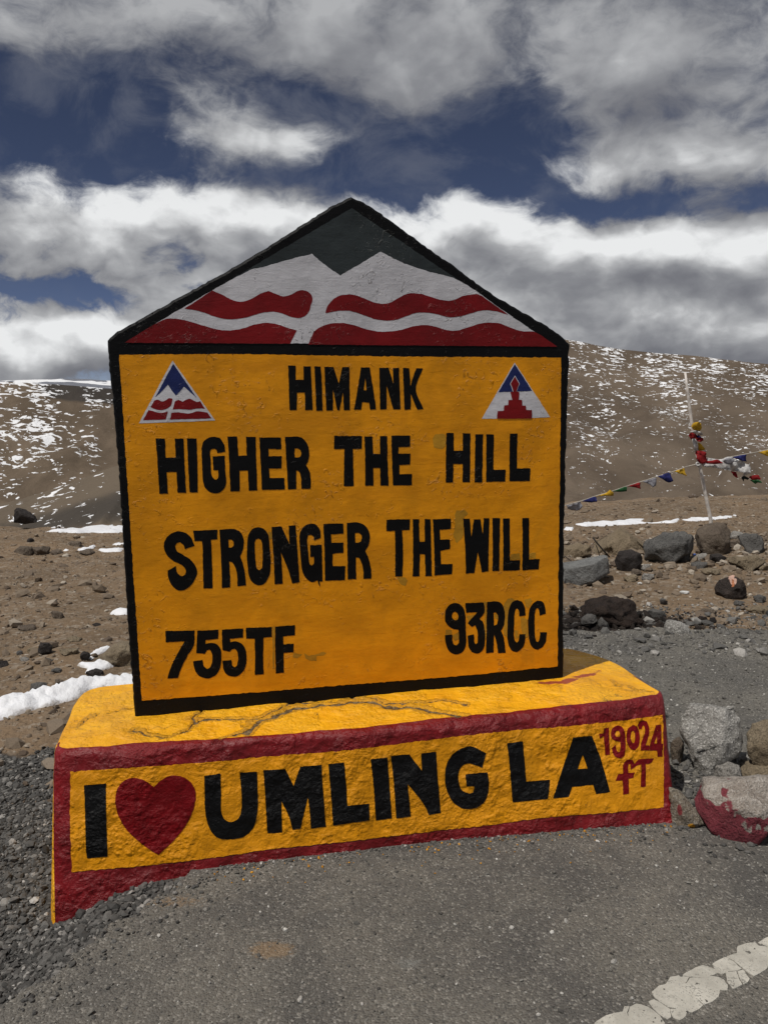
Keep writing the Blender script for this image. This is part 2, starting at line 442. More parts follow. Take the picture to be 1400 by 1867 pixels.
def zpix(px, py, z=0.0):
    d = ray(px, py); return CAM + d * ((z - H) / d[2])
def asphalt_mat():
    mt, T, b, vec = new_mat('asphalt')
    pat = T.noise(vec, 1.7, 6, .66, .5); mid = T.noise(vec, 14, 5, .65); grain = T.noise(vec, 180, 3, .6)
    vdd = T.vm('MULTIPLY_ADD', T.noise(vec, 90, 2, .5, color=True), (.008, .008, .008), vec)
    cell = T.voro(vdd, 170, 'F1', 'Color'); cd_ = T.voro(vdd, 170, 'F1')
    sepc = T.node('ShaderNodeSeparateColor'); T.link(cell, sepc.inputs[0]); rnd = sepc.outputs[0]
    c = T.mix(T.ramp(pat, .35, .65), (.100, .095, .087), (.168, .156, .134))
    c = T.mix(T.math('MULTIPLY', T.ramp(mid, .5, .75), .5), c, (.105, .101, .096))
    c = T.mix(T.math('MULTIPLY', T.ramp(rnd, .80, 1.0, False), .55), c, (.38, .36, .32))
    c = T.mix(T.math('MULTIPLY', T.ramp(rnd, .25, .0, False), .6), c, (.060, .058, .056))
    c = T.mix(T.math('MULTIPLY', T.ramp(grain, .50, .75), .35), c, (.05, .048, .045))
    # dust and old paint drips, pale scuffs
    sc = T.ramp(T.noise(vec, 3.2, 6, .7, .5), .62, .74)
    c = T.mix(T.math('MULTIPLY', sc, .35), c, (.20, .20, .19))
    def spots(lst):
        acc = None
        for (c0, rx, ry, am) in lst:
            v = T.vm('MULTIPLY_ADD', vec, (1 / rx, 1 / ry, 0), (-c0[0] / rx, -c0[1] / ry, 0))
            e_ = T.math('POWER', .4, T.vm('DOT_PRODUCT', v, v))
            acc = T.math('MULTIPLY', e_, am) if acc is None else T.math('MULTIPLY_ADD', e_, am, acc)
        return acc
    oc = T.ramp(T.math('ADD', spots([(zpix(495, 1732), .085, .045, .85), (zpix(320, 1645), .16, .05, .6), (zpix(520, 1612), .3, .04, .35), (zpix(900, 1540), .4, .04, .3)]),
                T.math('MULTIPLY_ADD', T.noise(vec, 70, 4, .65), 1.0, -.5)), .42, .70)
    c = T.mix(T.math('MULTIPLY', oc, .32), c, (.36, .21, .08))
    scf = T.ramp(T.math('ADD', spots([(zpix(745, 1755), .06, .035, .7), (zpix(470, 1785), .12, .05, .5), (zpix(1000, 1680), .2, .06, .3)]), T.math('MULTIPLY_ADD', mid, 1.0, -.5)), .40, .75)
    c = T.mix(T.math('MULTIPLY', scf, .4), c, (.24, .245, .23))
    T.link(c, b.inputs['Base Color']); b.inputs['Roughness'].default_value = .85
    b.inputs['Specular IOR Level'].default_value = .3
    n = bump(T, b, T.math('SUBTRACT', 1, cd_), .9, .005)
    n = bump(T, b, mid, .5, .012, n); n = bump(T, b, grain, .7, .0025, n)
    return mt
M_asphalt = asphalt_mat()

def ground_mat():
    mt, T, b, vec = new_mat('dirt_ground')
    a = T.node('ShaderNodeAttribute'); a.attribute_name = 'gravel'; gv = a.outputs['Fac']
    a3 = T.node('ShaderNodeAttribute'); a3.attribute_name = 'dark'; dk = a3.outputs['Fac']
    big = T.noise(vec, .9, 5, .6, .4); mid = T.noise(vec, 7, 6, .65, .3); fine = T.noise(vec, 45, 5, .65)
    soil = T.mix(T.ramp(big, .35, .65), (.165, .118, .076), (.225, .158, .100))
    soil = T.mix(T.math('MULTIPLY', T.ramp(mid, .45, .75), .6), soil, (.26, .215, .165))
    soil = T.mix(T.math('MULTIPLY', T.ramp(fine, .52, .72), .55), soil, (.080, .060, .044))
    cell = T.voro(vec, 34, 'F1', 'Color'); sepc = T.node('ShaderNodeSeparateColor'); T.link(cell, sepc.inputs[0])
    soil = T.mix(T.math('MULTIPLY', T.ramp(sepc.outputs[0], .80, 1., False), .55), soil, (.38, .335, .28))
    grv = T.mix(T.ramp(mid, .35, .65), (.045, .044, .043), (.085, .082, .078))
    gm = T.ramp(T.math('ADD', gv, T.math('MULTIPLY_ADD', mid, .8, -.4)), .35, .65)
    c = T.mix(gm, soil, grv)
    # black burnt / oily earth
    dm = T.ramp(T.math('ADD', dk, T.math('MULTIPLY_ADD', mid, .9, -.45)), .40, .62)
    c = T.mix(T.math('MULTIPLY', dm, .92), c, T.mix(T.ramp(fine, .4, .65), (.012, .010, .009), (.045, .032, .025)))
    T.link(c, b.inputs['Base Color']); b.inputs['Roughness'].default_value = .95
    b.inputs['Specular IOR Level'].default_value = .15
    n = bump(T, b, mid, .8, .05); n = bump(T, b, fine, .9, .015, n)
    n = bump(T, b, T.voro(vec, 34, 'F1'), .5, .012, n)
    return mt
M_ground = ground_mat()

def rock_mat(name, c1, c2, speck=(.5, .48, .45), sp_amt=.5, scale=1.0, red=None, extra=None):
    mt, T, b, vec = new_mat(name)
    n1 = T.noise(vec, 5 * scale, 6, .65, .5); n2_ = T.noise(vec, 42 * scale, 5, .65); n3 = T.noise(vec, 130 * scale, 3, .6)
    c = T.mix(T.ramp(n1, .32, .68), c1, c2)
    c = T.mix(T.math('MULTIPLY', T.ramp(n3, .52, .64), sp_amt), c, speck)
    n4 = T.noise(T.vm('ADD', vec, (5.3, 1.7, 9.1)), 150 * scale, 3, .6)
    c = T.mix(T.math('MULTIPLY', T.ramp(n4, .56, .68), .5), c, tuple(x * .25 for x in c1))
    c = T.mix(T.math('MULTIPLY', T.ramp(n2_, .56, .72), .55), c, tuple(x * .35 for x in c1))
    if red:
        g = T.node('ShaderNodeAttribute'); g.attribute_name = 'splash'
        mk = T.ramp(T.math('ADD', g.outputs['Fac'], T.math('MULTIPLY_ADD', n1, .7, -.35)), .45, .58)
        mk = T.math('MULTIPLY', mk, T.math('MULTIPLY_ADD', T.ramp(n2_, .62, .70), -.55, 1.0))
        c = T.mix(T.math('MULTIPLY', mk, .9), c, red)
    if extra:
        g = T.node('ShaderNodeAttribute'); g.attribute_name = 'splash2'
        mk = T.ramp(T.math('ADD', g.outputs['Fac'], T.math('MULTIPLY_ADD', n2_, .9, -.45)), .45, .6)
        c = T.mix(T.math('MULTIPLY', mk, .9), c, extra)
    T.link(c, b.inputs['Base Color']); b.inputs['Roughness'].default_value = .85
    b.inputs['Specular IOR Level'].default_value = .3
    n = bump(T, b, n1, .8, .06); n = bump(T, b, n2_, 1.0, .022, n); n = bump(T, b, n3, .9, .007, n)
    return mt
R_grey = rock_mat('grey_granite', (.22, .21, .19), (.40, .385, .36), (.70, .68, .64), .7)
R_tan = rock_mat('tan_granite', (.20, .155, .10), (.32, .26, .18), (.10, .085, .065), .6)
R_brown = rock_mat('brown_rock', (.105, .080, .060), (.17, .135, .10), (.24, .20, .16), .5)
R_dark = rock_mat('dark_rock', (.026, .022, .021), (.055, .046, .042), (.09, .075, .065), .4)
R_slate = rock_mat('slate', (.085, .081, .076), (.150, .143, .133), (.23, .22, .21), .3)
R_pale = rock_mat('pale_speckled_rock', (.22, .205, .185), (.40, .38, .35), (.06, .055, .05), .55)
R_sand = rock_mat('sandy_rock', (.20, .155, .10), (.27, .21, .14), (.33, .27, .19), .4)
R_ashgrey = rock_mat('ash_grey_slab', (.15, .152, .148), (.24, .243, .237), (.34, .34, .33), .4)
R_conc = rock_mat('pebbly_concrete', (.075, .072, .068), (.17, .165, .155), (.035, .035, .035), .9, .6)
R_ash = rock_mat('dark_earth', (.016, .011, .009), (.045, .030, .023), (.075, .052, .04), .5)
R_redpaint = rock_mat('paint_splashed_rock', (.27, .23, .195), (.44, .40, .355), (.62, .58, .54), .5, red=(.19, .012, .030))
R_corner = rock_mat('paint_dabbed_rock', (.17, .14, .105), (.30, .26, .20), (.46, .43, .38), .6, red=(.22, .02, .03), extra=(.72, .33, .01))
R_burnt = rock_mat('charred_stone', (.022, .018, .016), (.06, .045, .038), (.10, .07, .06), .4, red=(.75, .48, .38), extra=(.55, .20, .09))

def scatter_mat(name, c_dark, c_mid, c_lite):
    mt, T, b, vec = new_mat(name)
    a = T.node('ShaderNodeAttribute'); a.attribute_name = 'tint'
    rp = T.node('ShaderNodeValToRGB'); T.link(a.outputs['Fac'], rp.inputs[0])
    rp.color_ramp.elements[0].color = (*c_dark, 1); rp.color_ramp.elements[1].color = (*c_lite, 1)
    e_ = rp.color_ramp.elements.new(.62); e_.color = (*c_mid, 1)
    n = T.noise(vec, 160, 4, .65)
    c = T.mix(T.math('MULTIPLY', T.ramp(n, .45, .72), .5), rp.outputs[0], c_dark)
    T.link(c, b.inputs['Base Color']); b.inputs['Roughness'].default_value = .88
    b.inputs['Specular IOR Level'].default_value = .25
    bump(T, b, n, .6, .003)
    return mt
S_gravel = scatter_mat('gravel_stone', (.045, .044, .042), (.135, .130, .122), (.44, .42, .39))
S_road = scatter_mat('road_chip', (.060, .057, .053), (.19, .18, .16), (.62, .60, .56))
S_soil = scatter_mat('soil_stone', (.085, .062, .046), (.21, .165, .12), (.48, .43, .36))
S_burnt = scatter_mat('burnt_crumb', (.010, .008, .007), (.032, .024, .019), (.16, .14, .12))
S_flake = scatter_mat('paint_flake', (.35, .16, .02), (.55, .25, .02), (.75, .36, .03))

def snow_mat():
    mt, T, b, vec = new_mat('snow')
    n1 = T.noise(vec, 12, 5, .6); n2_ = T.noise(vec, 70, 4, .6)
    c = T.mix(T.math('MULTIPLY', T.ramp(n1, .55, .8), .35), (.80, .81, .84), (.58, .56, .54))
    ea = T.node('ShaderNodeAttribute'); ea.attribute_name = 'rim'
    dm_ = T.ramp(T.math('ADD', ea.outputs['Fac'], T.math('MULTIPLY_ADD', n2_, .9, -.45)), .35, .8)
    c = T.mix(T.math('MULTIPLY', dm_, .6), c, (.30, .25, .20))
    T.link(c, b.inputs['Base Color']); b.inputs['Roughness'].default_value = .6
    b.inputs['Subsurface Weight'].default_value = .0
    n = bump(T, b, n1, .6, .03); bump(T, b, n2_, .5, .006, n)
    return mt
M_snow = snow_mat()

def line_mat():
    mt, T, b, vec = new_mat('worn_line_paint')
    n1 = T.noise(vec, 9, 6, .65, .4); n2_ = T.noise(vec, 55, 5, .65); n3 = T.noise(vec, 200, 3, .6)
    c = T.mix(T.ramp(n1, .3, .7), (.36, .345, .30), (.53, .51, .45))
    c = T.mix(T.math('MULTIPLY', T.ramp(n2_, .55, .72), .55), c, (.22, .21, .185))
    vd = T.vm('MULTIPLY_ADD', T.noise(vec, 14, 4, .6, color=True), (.09, .09, .09), vec)
    hc = T.math('SUBTRACT', 1, T.ramp(T.voro(vd, 17, 'DISTANCE_TO_EDGE'), .006, .02))
    hc = T.math('MULTIPLY', hc, T.ramp(T.noise(vec, 12, 3), .5, .6))
    c = T.mix(T.math('MULTIPLY', hc, .6), c, (.07, .068, .06))
    c = T.mix(T.math('MULTIPLY', T.ramp(T.math('ADD', n3, T.math('MULTIPLY_ADD', n1, .3, -.15)), .60, .68), .75), c, (.11, .105, .095))
    T.link(c, b.inputs['Base Color']); b.inputs['Roughness'].default_value = .8
    n = bump(T, b, n1, .4, .01); bump(T, b, n2_, .5, .004, n)
    return mt
M_line = line_mat()

def cloth_mat(name, c):
    mt, T, b, vec = new_mat(name)
    n1 = T.noise(vec, 30, 4, .6)
    T.link(T.mix(T.ramp(n1, .35, .7), tuple(x * .6 for x in c), c), b.inputs['Base Color'])
    b.inputs['Roughness'].default_value = .9; b.inputs['Specular IOR Level'].default_value = .15
    return mt
C_white = cloth_mat('white_cloth', (.62, .61, .60)); C_red = cloth_mat('red_cloth', (.30, .022, .025))
C_blue = cloth_mat('blue_cloth', (.030, .035, .15)); C_yellow = cloth_mat('yellow_cloth', (.62, .37, .03))
C_green = cloth_mat('green_cloth', (.03, .12, .045)); C_dark = cloth_mat('dark_cloth', (.02, .028, .025))
C_grey = cloth_mat('grey_cloth', (.36, .36, .40))
def plain(name, c, rough=.6, metal=0.0):
    mt, T, b, vec = new_mat(name)
    n1 = T.noise(vec, 24, 5, .6)
    T.link(T.mix(T.ramp(n1, .35, .7), tuple(x * .65 for x in c), c), b.inputs['Base Color'])
    b.inputs['Roughness'].default_value = rough; b.inputs['Metallic'].default_value = metal
    bump(T, b, n1, .3, .004)
    return mt
M_pole = plain('weathered_pole', (.80, .74, .68), .7)
M_rope = plain('rope', (.50, .46, .40), .9)
M_iron = plain('rusty_iron', (.03, .024, .02), .8)
M_blue_plastic = plain('blue_plastic', (.02, .08, .35), .4)
M_litter = plain('white_scrap', (.72, .72, .70), .6)

# ------------------------------------------------------------------ terrain
def ground_z(x, y, detail=True):
    x = np.asarray(x, float); y = np.asarray(y, float)
    t = np.maximum(0, y - 4.4)
    z = -0.022 - 0.070 * (np.sqrt(t * t + 1.2) - math.sqrt(1.2))
    crest = 12.6 + 0.35 * np.sin(x * .35)
    t2 = np.maximum(0, y - crest)
    z = z - 0.34 * (np.sqrt(t2 * t2 + 6) - math.sqrt(6))
    left = sstep(-0.74, -1.12, x) if False else 1 - sstep(-1.12, -0.74, x)
    z = z - 0.105 * left * sstep(0.6, 2.0, y)
    z = z + 0.018 * np.clip(x, -12, 12) * sstep(4.5, 12, y)
    z = z + 0.10 * np.exp(-(((x - 4.9) / 1.1) ** 2 + ((y - 12.0) / .9) ** 2))
    if detail:
        w = sstep(3.6, 6.5, y) + 0.35 * left * sstep(2.8, 3.6, y)
        z = z + w * (0.055 * n2(x, y, .55, 3, 5) + 0.028 * n2(x, y, 1.9, 3, 9))
        z = z + (0.25 + 0.75 * w) * 0.012 * n2(x, y, 6.5, 2, 12) * (0.25 + 0.75 * np.maximum(left, sstep(4.2, 4.8, y)))
    z = np.maximum(z, -190 + 6 * n2(x, y, .004, 2, 3))
    return z
def on_ground(px, py, tmax=40.0):
    """the point of the terrain seen at a pixel of the photograph"""
    return on_ground_many(np.array([[px, py]], float), tmax)[0]
def on_ground_many(O, tmax=40.0):
    O = np.asarray(O, float)
    d = _F[None] * FPX + _R[None] * (O[:, :1] - 700) + _D[None] * (O[:, 1:] - 933.5)
    d = d / np.linalg.norm(d, axis=1)[:, None]
    ts = np.linspace(1.0, tmax, 400)
    P = CAM + d[:, None, :] * ts[None, :, None]
    below = P[..., 2] < ground_z(P[..., 0], P[..., 1])
    k = np.where(below.any(1), below.argmax(1), len(ts) - 1)
    lo, hi = ts[np.maximum(k - 1, 0)], ts[k]
    for _ in range(14):
        mid = (lo + hi) / 2; p_ = CAM + d * mid[:, None]
        under = p_[:, 2] < ground_z(p_[:, 0], p_[:, 1])
        hi = np.where(under, mid, hi); lo = np.where(under, lo, mid)
    return CAM + d * hi[:, None]
def proj(P):
    v = np.asarray(P, float) - CAM
    f = v @ _F; return np.array([700 + FPX * (v @ _R) / f, 933.5 + FPX * (v @ _D) / f])
_crest = {}
def crest_py(px):
    """picture height of the plain's far edge"""
    k = int(round(px / 4))
    if k not in _crest:
        a_ = azel(k * 4, 940)[0]; D_ = np.linspace(7, 16, 60)
        x_, y_ = D_ * math.sin(a_), D_ * math.cos(a_)
        _crest[k] = proj(np.stack([x_, y_, ground_z(x_, y_)], 1))[1].min()
    return _crest[k]

def axis(dense, far_lo, far_hi, step, growth):
    a = list(np.arange(dense[0], dense[1], step))
    s = step; v = a[-1]
    while v < far_hi: s *= growth; v += s; a.append(v)
    s = step; v = a[0]
    while v > far_lo: s *= growth; v -= s; a.insert(0, v)
    return np.array(a)
gx = axis((-6.5, 6.5), -6000, 6000, 0.05, 1.16)
gy = axis((1.0, 13.5), -3000, 6000, 0.05, 1.16)
X, Y = np.meshgrid(gx, gy, indexing='ij')
Z = ground_z(X, Y)
gravel = (1 - sstep(-0.9, -0.5, X)) * (1 - sstep(3.1, 3.55, Y + .25 * (X + 1.5))) 
gravel = np.maximum(gravel, 1 - sstep(-0.2, 0.5, Y))
gravel = np.maximum(gravel, .55 * (1 - sstep(4.5, 5.2, Y)) * sstep(-.2, .6, X))
dkc = on_ground(1105, 1135)
dark = np.exp(-(((X - dkc[0]) / .62) ** 2 + ((Y - dkc[1]) / .33) ** 2)) * 1.1
ground = mesh_obj('ground', np.stack([X, Y, Z], -1).reshape(-1, 3), grid_faces(len(gx), len(gy)), M_ground, smooth=True,
                  attrs={'gravel': gravel, 'dark': dark})
tag(ground, kind='structure')

# ------------------------------------------------------------------ asphalt road with its ragged edge
edge = [(-2.6, -6), (-1.75, .3), (-1.28, 1.2), (-1.02, 1.66), (-.86, 1.92), (-.76, 2.08), (-.68, 2.25), (-.55, 2.6), (-.35, 3.3), (.3, 4.15), (1.0, 4.62), (1.7, 4.70), (2.6, 4.66), (4.2, 4.9), (9, 5.2), (9, -6)]
E0 = smooth_poly(edge, 0.025, 60)
jit = n2(E0[:, 0], E0[:, 1], 9, 3, 31); jit2 = n2(E0[:, 0], E0[:, 1], 9, 3, 47)
jit3 = n2(E0[:, 0], E0[:, 1], 34, 2, 53)
_n = np.roll(E0, -1, 0) - np.roll(E0, 1, 0); _n = np.stack([-_n[:, 1], _n[:, 0]], 1) / (np.linalg.norm(_n, axis=1)[:, None] + 1e-9)
E0 = E0 + np.stack([jit, jit2], 1) * 0.034 + _n * jit3[:, None] * .014
rv, rf = fill([E0], 0.16)
def road_z(x, y):
    return 0.002 * n2(x, y, 2.0, 2, 21)
nb = len(rv)
bd = np.zeros(nb, bool); bd[:len(E0)] = True
rz = road_z(rv[:, 0], rv[:, 1])
top = np.concatenate([rv, rz[:, None]], 1)
loop = top[:len(E0)].copy(); low = loop.copy(); low[:, 2] -= 0.07; low[:, :2] += (loop[:, :2] - np.array([1.5, 1.5])) * 0.004
vv = np.concatenate([top, low]); k = len(E0)
side = [(i, nb + i, nb + (i + 1) % k, (i + 1) % k) for i in range(k)]
faces = [tuple(f) for f in rf] + side
road = mesh_obj('road', vv, faces, M_asphalt)
tag(road, kind='structure')

# ------------------------------------------------------------------ the painted road sign: surfaces
YAW = math.radians(10.76)
SU = np.array([math.cos(YAW), math.sin(YAW), 0]); SN = np.array([math.sin(YAW), -math.cos(YAW), 0])
SA = zpix(245, 1307, 0.41)
def sign_uv(P):
    """photo px -> (u, z) on the front of the slab"""
    P = np.asarray(P, float)
    d = _F[None] * FPX + _R[None] * (P[:, :1] - 700) + _D[None] * (P[:, 1:] - 933.5)
    t = ((SA - CAM) @ SN) / (d @ SN)
    Q = CAM + d * t[:, None]
    return np.stack([(Q - SA) @ SU, Q[:, 2]], 1)
def sign_pt(uv, off):
    uv = np.asarray(uv); p = SA[None] + SU[None] * uv[:, :1] + SN[None] * off
    p[:, 2] = uv[:, 1]; return p
# plinth front: y as a function of x and z
ZT = 0.40
_bx = [-1.4, -1.05, -.383, .229, .989, 1.4]; _by = [2.16, 2.220, 2.335, 2.438, 2.519, 2.56]
_tx = [-1.4, -1.056, -.55, -.011, .5, 1.012, 1.4]; _ty = [2.285, 2.322, 2.382, 2.454, 2.560, 2.684, 2.78]
XL, XR = -1.092, 1.030
def front_y(x, z):
    x = np.asarray(x, float); z = np.asarray(z, float)
    k = np.clip(z / ZT, -.7, 1.0)
    y = np.interp(x, _bx, _by) * (1 - k) + np.interp(x, _tx, _ty) * k
    rr = .03
    tx = np.clip((x - (XR - rr)) / rr, 0, 1); y = y + rr * (1 - np.sqrt(1 - np.minimum(tx, .999) ** 2))
    rl = .055
    tl = np.clip(((XL + rl) - x) / rl, 0, 1); y = y + rl * (1 - np.sqrt(1 - np.minimum(tl, .999) ** 2))
    rf_ = np.clip(.024 + .012 * n2(x, x * 0, 5, 2, 61), .012, .05)
    tz = np.clip((z - (ZT - rf_)) / rf_, 0, 1); y = y + rf_ * (1 - np.sqrt(1 - np.minimum(tz, .9995) ** 2))
    d = .0045 * n2(x, z, 9, 2, 71) + .0030 * n2(x, z, 26, 2, 75)
    return y - d
def base_xz(P):
    """photo px -> (x, z) on the plinth's front"""
    P = np.asarray(P, float)
    d = _F[None] * FPX + _R[None] * (P[:, :1] - 700) + _D[None] * (P[:, 1:] - 933.5)
    lo = np.full(len(P), 1.2) / d[:, 1]; hi = np.full(len(P), 3.2) / d[:, 1]
    for _ in range(26):
        mid = (lo + hi) / 2; Q = CAM + d * mid[:, None]
        past = Q[:, 1] > front_y(Q[:, 0], Q[:, 2])
        hi = np.where(past, mid, hi); lo = np.where(past, lo, mid)
    Q = CAM + d * hi[:, None]
    return Q[:, [0, 2]]
def base_pt(xz, off):
    xz = np.asarray(xz); return np.stack([xz[:, 0], front_y(xz[:, 0], xz[:, 1]) - off, xz[:, 1]], 1)

def px_loops(frame, polys, step=1.3):
    ox, oy, s = frame
    out = []
    for p in polys:
        q = smooth_poly(np.asarray(p, float) / s, step)
        out.append(q + np.array([ox, oy]))
    return out
def wobble(lp, amp, seed):
    """unsteady brush edge"""
    n = np.roll(lp, -1, 0) - np.roll(lp, 1, 0); n = n / (np.linalg.norm(n, axis=1)[:, None] + 1e-9)
    a = n2(lp[:, 0], lp[:, 1], .16, 3, seed) * amp
    return lp + np.stack([n[:, 1], -n[:, 0]], 1) * a[:, None]
def painted(name, loops_px, surf, off, mat, parent, label=None, amp=.45, spacing=None):
    """paint laid on the sign: a skin that follows the surface it is on. loops_px: list of shapes, each a list of outlines"""
    V = []; F = []; b = 0
    for si, shape in enumerate(loops_px):
        lp = [wobble(l, amp, 100 + si) for l in shape]
        uv = [sign_uv(l) if surf == 'sign' else base_xz(l) for l in lp]
        v2, f = fill(uv, spacing if surf == 'sign' else (spacing or .013))
        V.append(sign_pt(v2, off) if surf == 'sign' else base_pt(v2, off))
        F.append(f + b); b += len(v2)
    V = np.concatenate(V); F = np.concatenate(F)
    # outward winding
    a_, b_, c_ = V[F[0][0]], V[F[0][1]], V[F[0][2]]
    nn = np.cross(b_ - a_, c_ - a_)
    flip = (np.cross(V[F[:, 1]] - V[F[:, 0]], V[F[:, 2]] - V[F[:, 0]]) @ SN) < 0
    F[flip] = F[flip][:, ::-1]
    o = mesh_obj(name, V, F, mat, parent, smooth=(surf != 'sign'))
    if label: o['label'] = label
    return o

sign = thing('road_sign', (0, 2.62, 0.0), 'large yellow house-shaped painted concrete road sign on its crimson and yellow plinth', 'road sign')

# ------------------------------------------------------------------ plinth body
def plinth():
    top_c = [(XR, front_y(XR - .0, ZT)), (.985, 2.95), (.955, 3.06), (.90, 3.16), (.80, 3.245), (-1.16, 2.868), (-1.195, 2.83), (XL, 0)]
    xs = np.linspace(XL + .0006, XR - .0006, 430)
    side_r = smooth_poly([(XR, 2.72), (.995, 2.93), (.965, 3.05), (.90, 3.16), (.79, 3.245), (.3, 3.16), (-.5, 3.0), (-1.13, 2.885), (-1.185, 2.835), (-1.15, 2.62), (-1.095, 2.42)], .02, 60)
    # keep the part from the right corner round the back to the left corner
    end = np.argmin(np.abs(side_r[:, 0] + 1.095) + np.abs(side_r[:, 1] - 2.42)); side_r = side_r[:end + 1]
    nz = 74; zs = np.concatenate([np.linspace(-.28, .34, 58), np.linspace(.345, .3999, 20)])
    c0 = np.array([-.12, 2.78])
    rings = []; red = []
    ns = len(side_r)
    for z in zs:
        dl_ = .018 * float(np.clip(1 - z / .30, 0, 1.5)); xq = xs + dl_ * (XR - xs) / (XR - XL)
        fr = np.stack([xq, front_y(xq, np.full_like(xs, z)), np.full_like(xs, z)], 1)
        k = np.clip((.40 - z) / .40, -.1, 1.5)
        sr = side_r.copy()
        tz = np.clip((z - .37) / .03, 0, 1); ins = .03 * (1 - math.sqrt(1 - min(tz, .999) ** 2))
        # blend the sides into the front corners
        a = np.linspace(0, 1, ns)
        sr = sr + (fr[-1, :2] - sr[0])[None] * np.exp(-a * 9)[:, None] + (fr[0, :2] - sr[-1])[None] * np.exp(-(1 - a) * 14)[:, None]
        v = sr - c0; L = np.linalg.norm(v, axis=1)[:, None]
        sr = sr + v / L * (.012 * k) - v / L * ins * (1 - np.exp(-a * 30) - np.exp(-(1 - a) * 30))[:, None]
        nn_ = n2(sr[:, 0] * 1.0 + sr[:, 1], np.full(ns, z), 9, 2, 83) * .005
        sr = sr + v / L * nn_[:, None] * np.clip(np.minimum(a, 1 - a) * 20, 0, 1)[:, None]
        rings.append(np.concatenate([fr, np.concatenate([sr[1:-1], np.full((ns - 2, 1), z)], 1)]))
    last = rings[-1]; M = len(last)
    # paint mask on the wall: front crimson, ends yellow
    redwall = np.zeros(M); redwall[:len(xs)] = 1.0
    dl = np.arange(M)
    redwall[:len(xs)] = np.where(xs < XL + .006, 0.35, 1.0)
    redwall[len(xs):len(xs) + 8] = .9
    reds = [redwall] * len(rings)
    # flat top: rings drawn in towards a spine
    s0, s1 = np.array([-.62, 2.74]), np.array([.50, 2.97])
    dv = s1 - s0; tt = np.clip(((last[:, :2] - s0) @ dv) / (dv @ dv), 0, 1); spine = s0 + tt[:, None] * dv
    L = np.linalg.norm(last[:, :2] - spine, axis=1)
    insets = np.concatenate([np.linspace(.004, .30, 62), [.34, .40, .48]])
    for q in insets:
        w = np.clip(q / L, 0, .97)[:, None]
        xy = last[:, :2] * (1 - w) + spine * w
        z = ZT + .010 * sstep(0, .28, q) + .0035 * n2(xy[:, 0], xy[:, 1], 7, 2, 91) + .0016 * n2(xy[:, 0], xy[:, 1], 30, 2, 93)
        z = z * 1.0
        if q < .02: z = z * (q / .02) + .3999 * (1 - q / .02)
        rings.append(np.concatenate([xy, z[:, None]], 1))
        rd = np.zeros(M); rd[:len(xs)] = 1 - q / .016
        reds.append(np.clip(rd, 0, 1))
    V = np.stack(rings, 1).reshape(-1, 3); nv = len(rings)
    F = grid_faces(M, nv, wrap_u=True)
    reds = np.stack(reds, 1).reshape(-1)
    # the long crack of the top and the groove it opens
    lines = [[(245, 1330), (262, 1337), (300, 1343), (345, 1330), (358, 1318), (362, 1312), (420, 1312), (470, 1310), (500, 1297), (540, 1283), (575, 1279), (620, 1270), (660, 1268)],
             [(358, 1318), (352, 1308), (366, 1300)], [(448, 1333), (462, 1318), (500, 1306), (545, 1292), (590, 1286), (640, 1280), (700, 1284), (760, 1290), (800, 1299), (842, 1301)],
             [(640, 1272), (690, 1279), (740, 1283), (800, 1278), (850, 1282)], [(1115, 1240), (1130, 1250), (1165, 1258), (1190, 1258)], [(380, 1355), (430, 1335), (452, 1330)],
             [(140, 1325), (155, 1310), (178, 1298)], [(200, 1298), (225, 1293), (245, 1291)]]
    wid = [.0055, .0045, .0095, .0045, .003, .004, .003, .003]
    crack = np.zeros(len(V)); tops = V[:, 2] > .39
    P2 = V[tops][:, :2]; cr_ = np.zeros(len(P2)); crumb = np.zeros(len(P2))
    jx = n2(P2[:, 0], P2[:, 1], 24, 4, 141) * .014; jy = n2(P2[:, 0], P2[:, 1], 24, 4, 147) * .014
    Pj = P2 + np.stack([jx, jy], 1)
    for ln, w in zip(lines, wid):
        q = np.array([zpix(a_, b_, .405)[:2] for a_, b_ in ln])
        for a_, b_ in zip(q[:-1], q[1:]):
            ab = b_ - a_; t = np.clip(((Pj - a_) @ ab) / (ab @ ab), 0, 1)
            dd = np.linalg.norm(Pj - a_ - t[:, None] * ab, axis=1)
            cr_ = np.maximum(cr_, np.exp(-(dd / w) ** 2)); crumb = np.maximum(crumb, np.exp(-(dd / (w * 3.2 + .008)) ** 2))
    crack[tops] = cr_; cw = np.zeros(len(V)); cw[tops] = crumb
    V[:, 2] -= crack * .008
    # crimson splash beside the slab's right corner
    sp = np.zeros(len(V)); spl = np.zeros(len(P2))
    q = np.array([zpix(a_, b_, .405)[:2] for a_, b_ in [(985, 1247), (1030, 1246), (1045, 1240), (1080, 1232), (1095, 1222)]])
    for (a_, b_), w in zip(zip(q[:-1], q[1:]), (.014, .024, .014, .008)):
        ab = b_ - a_; t = np.clip(((P2 - a_) @ ab) / (ab @ ab), 0, 1)
        spl = np.maximum(spl, np.exp(-(np.linalg.norm(P2 - a_ - t[:, None] * ab, axis=1) / w) ** 2))
    sp[tops] = spl
    nV = len(V)
    cap = [(i * nv + nv - 1) for i in range(M)]
    o = mesh_obj('plinth', V, F, M_plinth, sign, smooth=True, attrs={'red': reds, 'crack': crack, 'splash': sp, 'crumble': cw})
    return o
plinth_o = plinth()
plinth_o['label'] = 'low plinth with crimson front band and cracked yellow top'

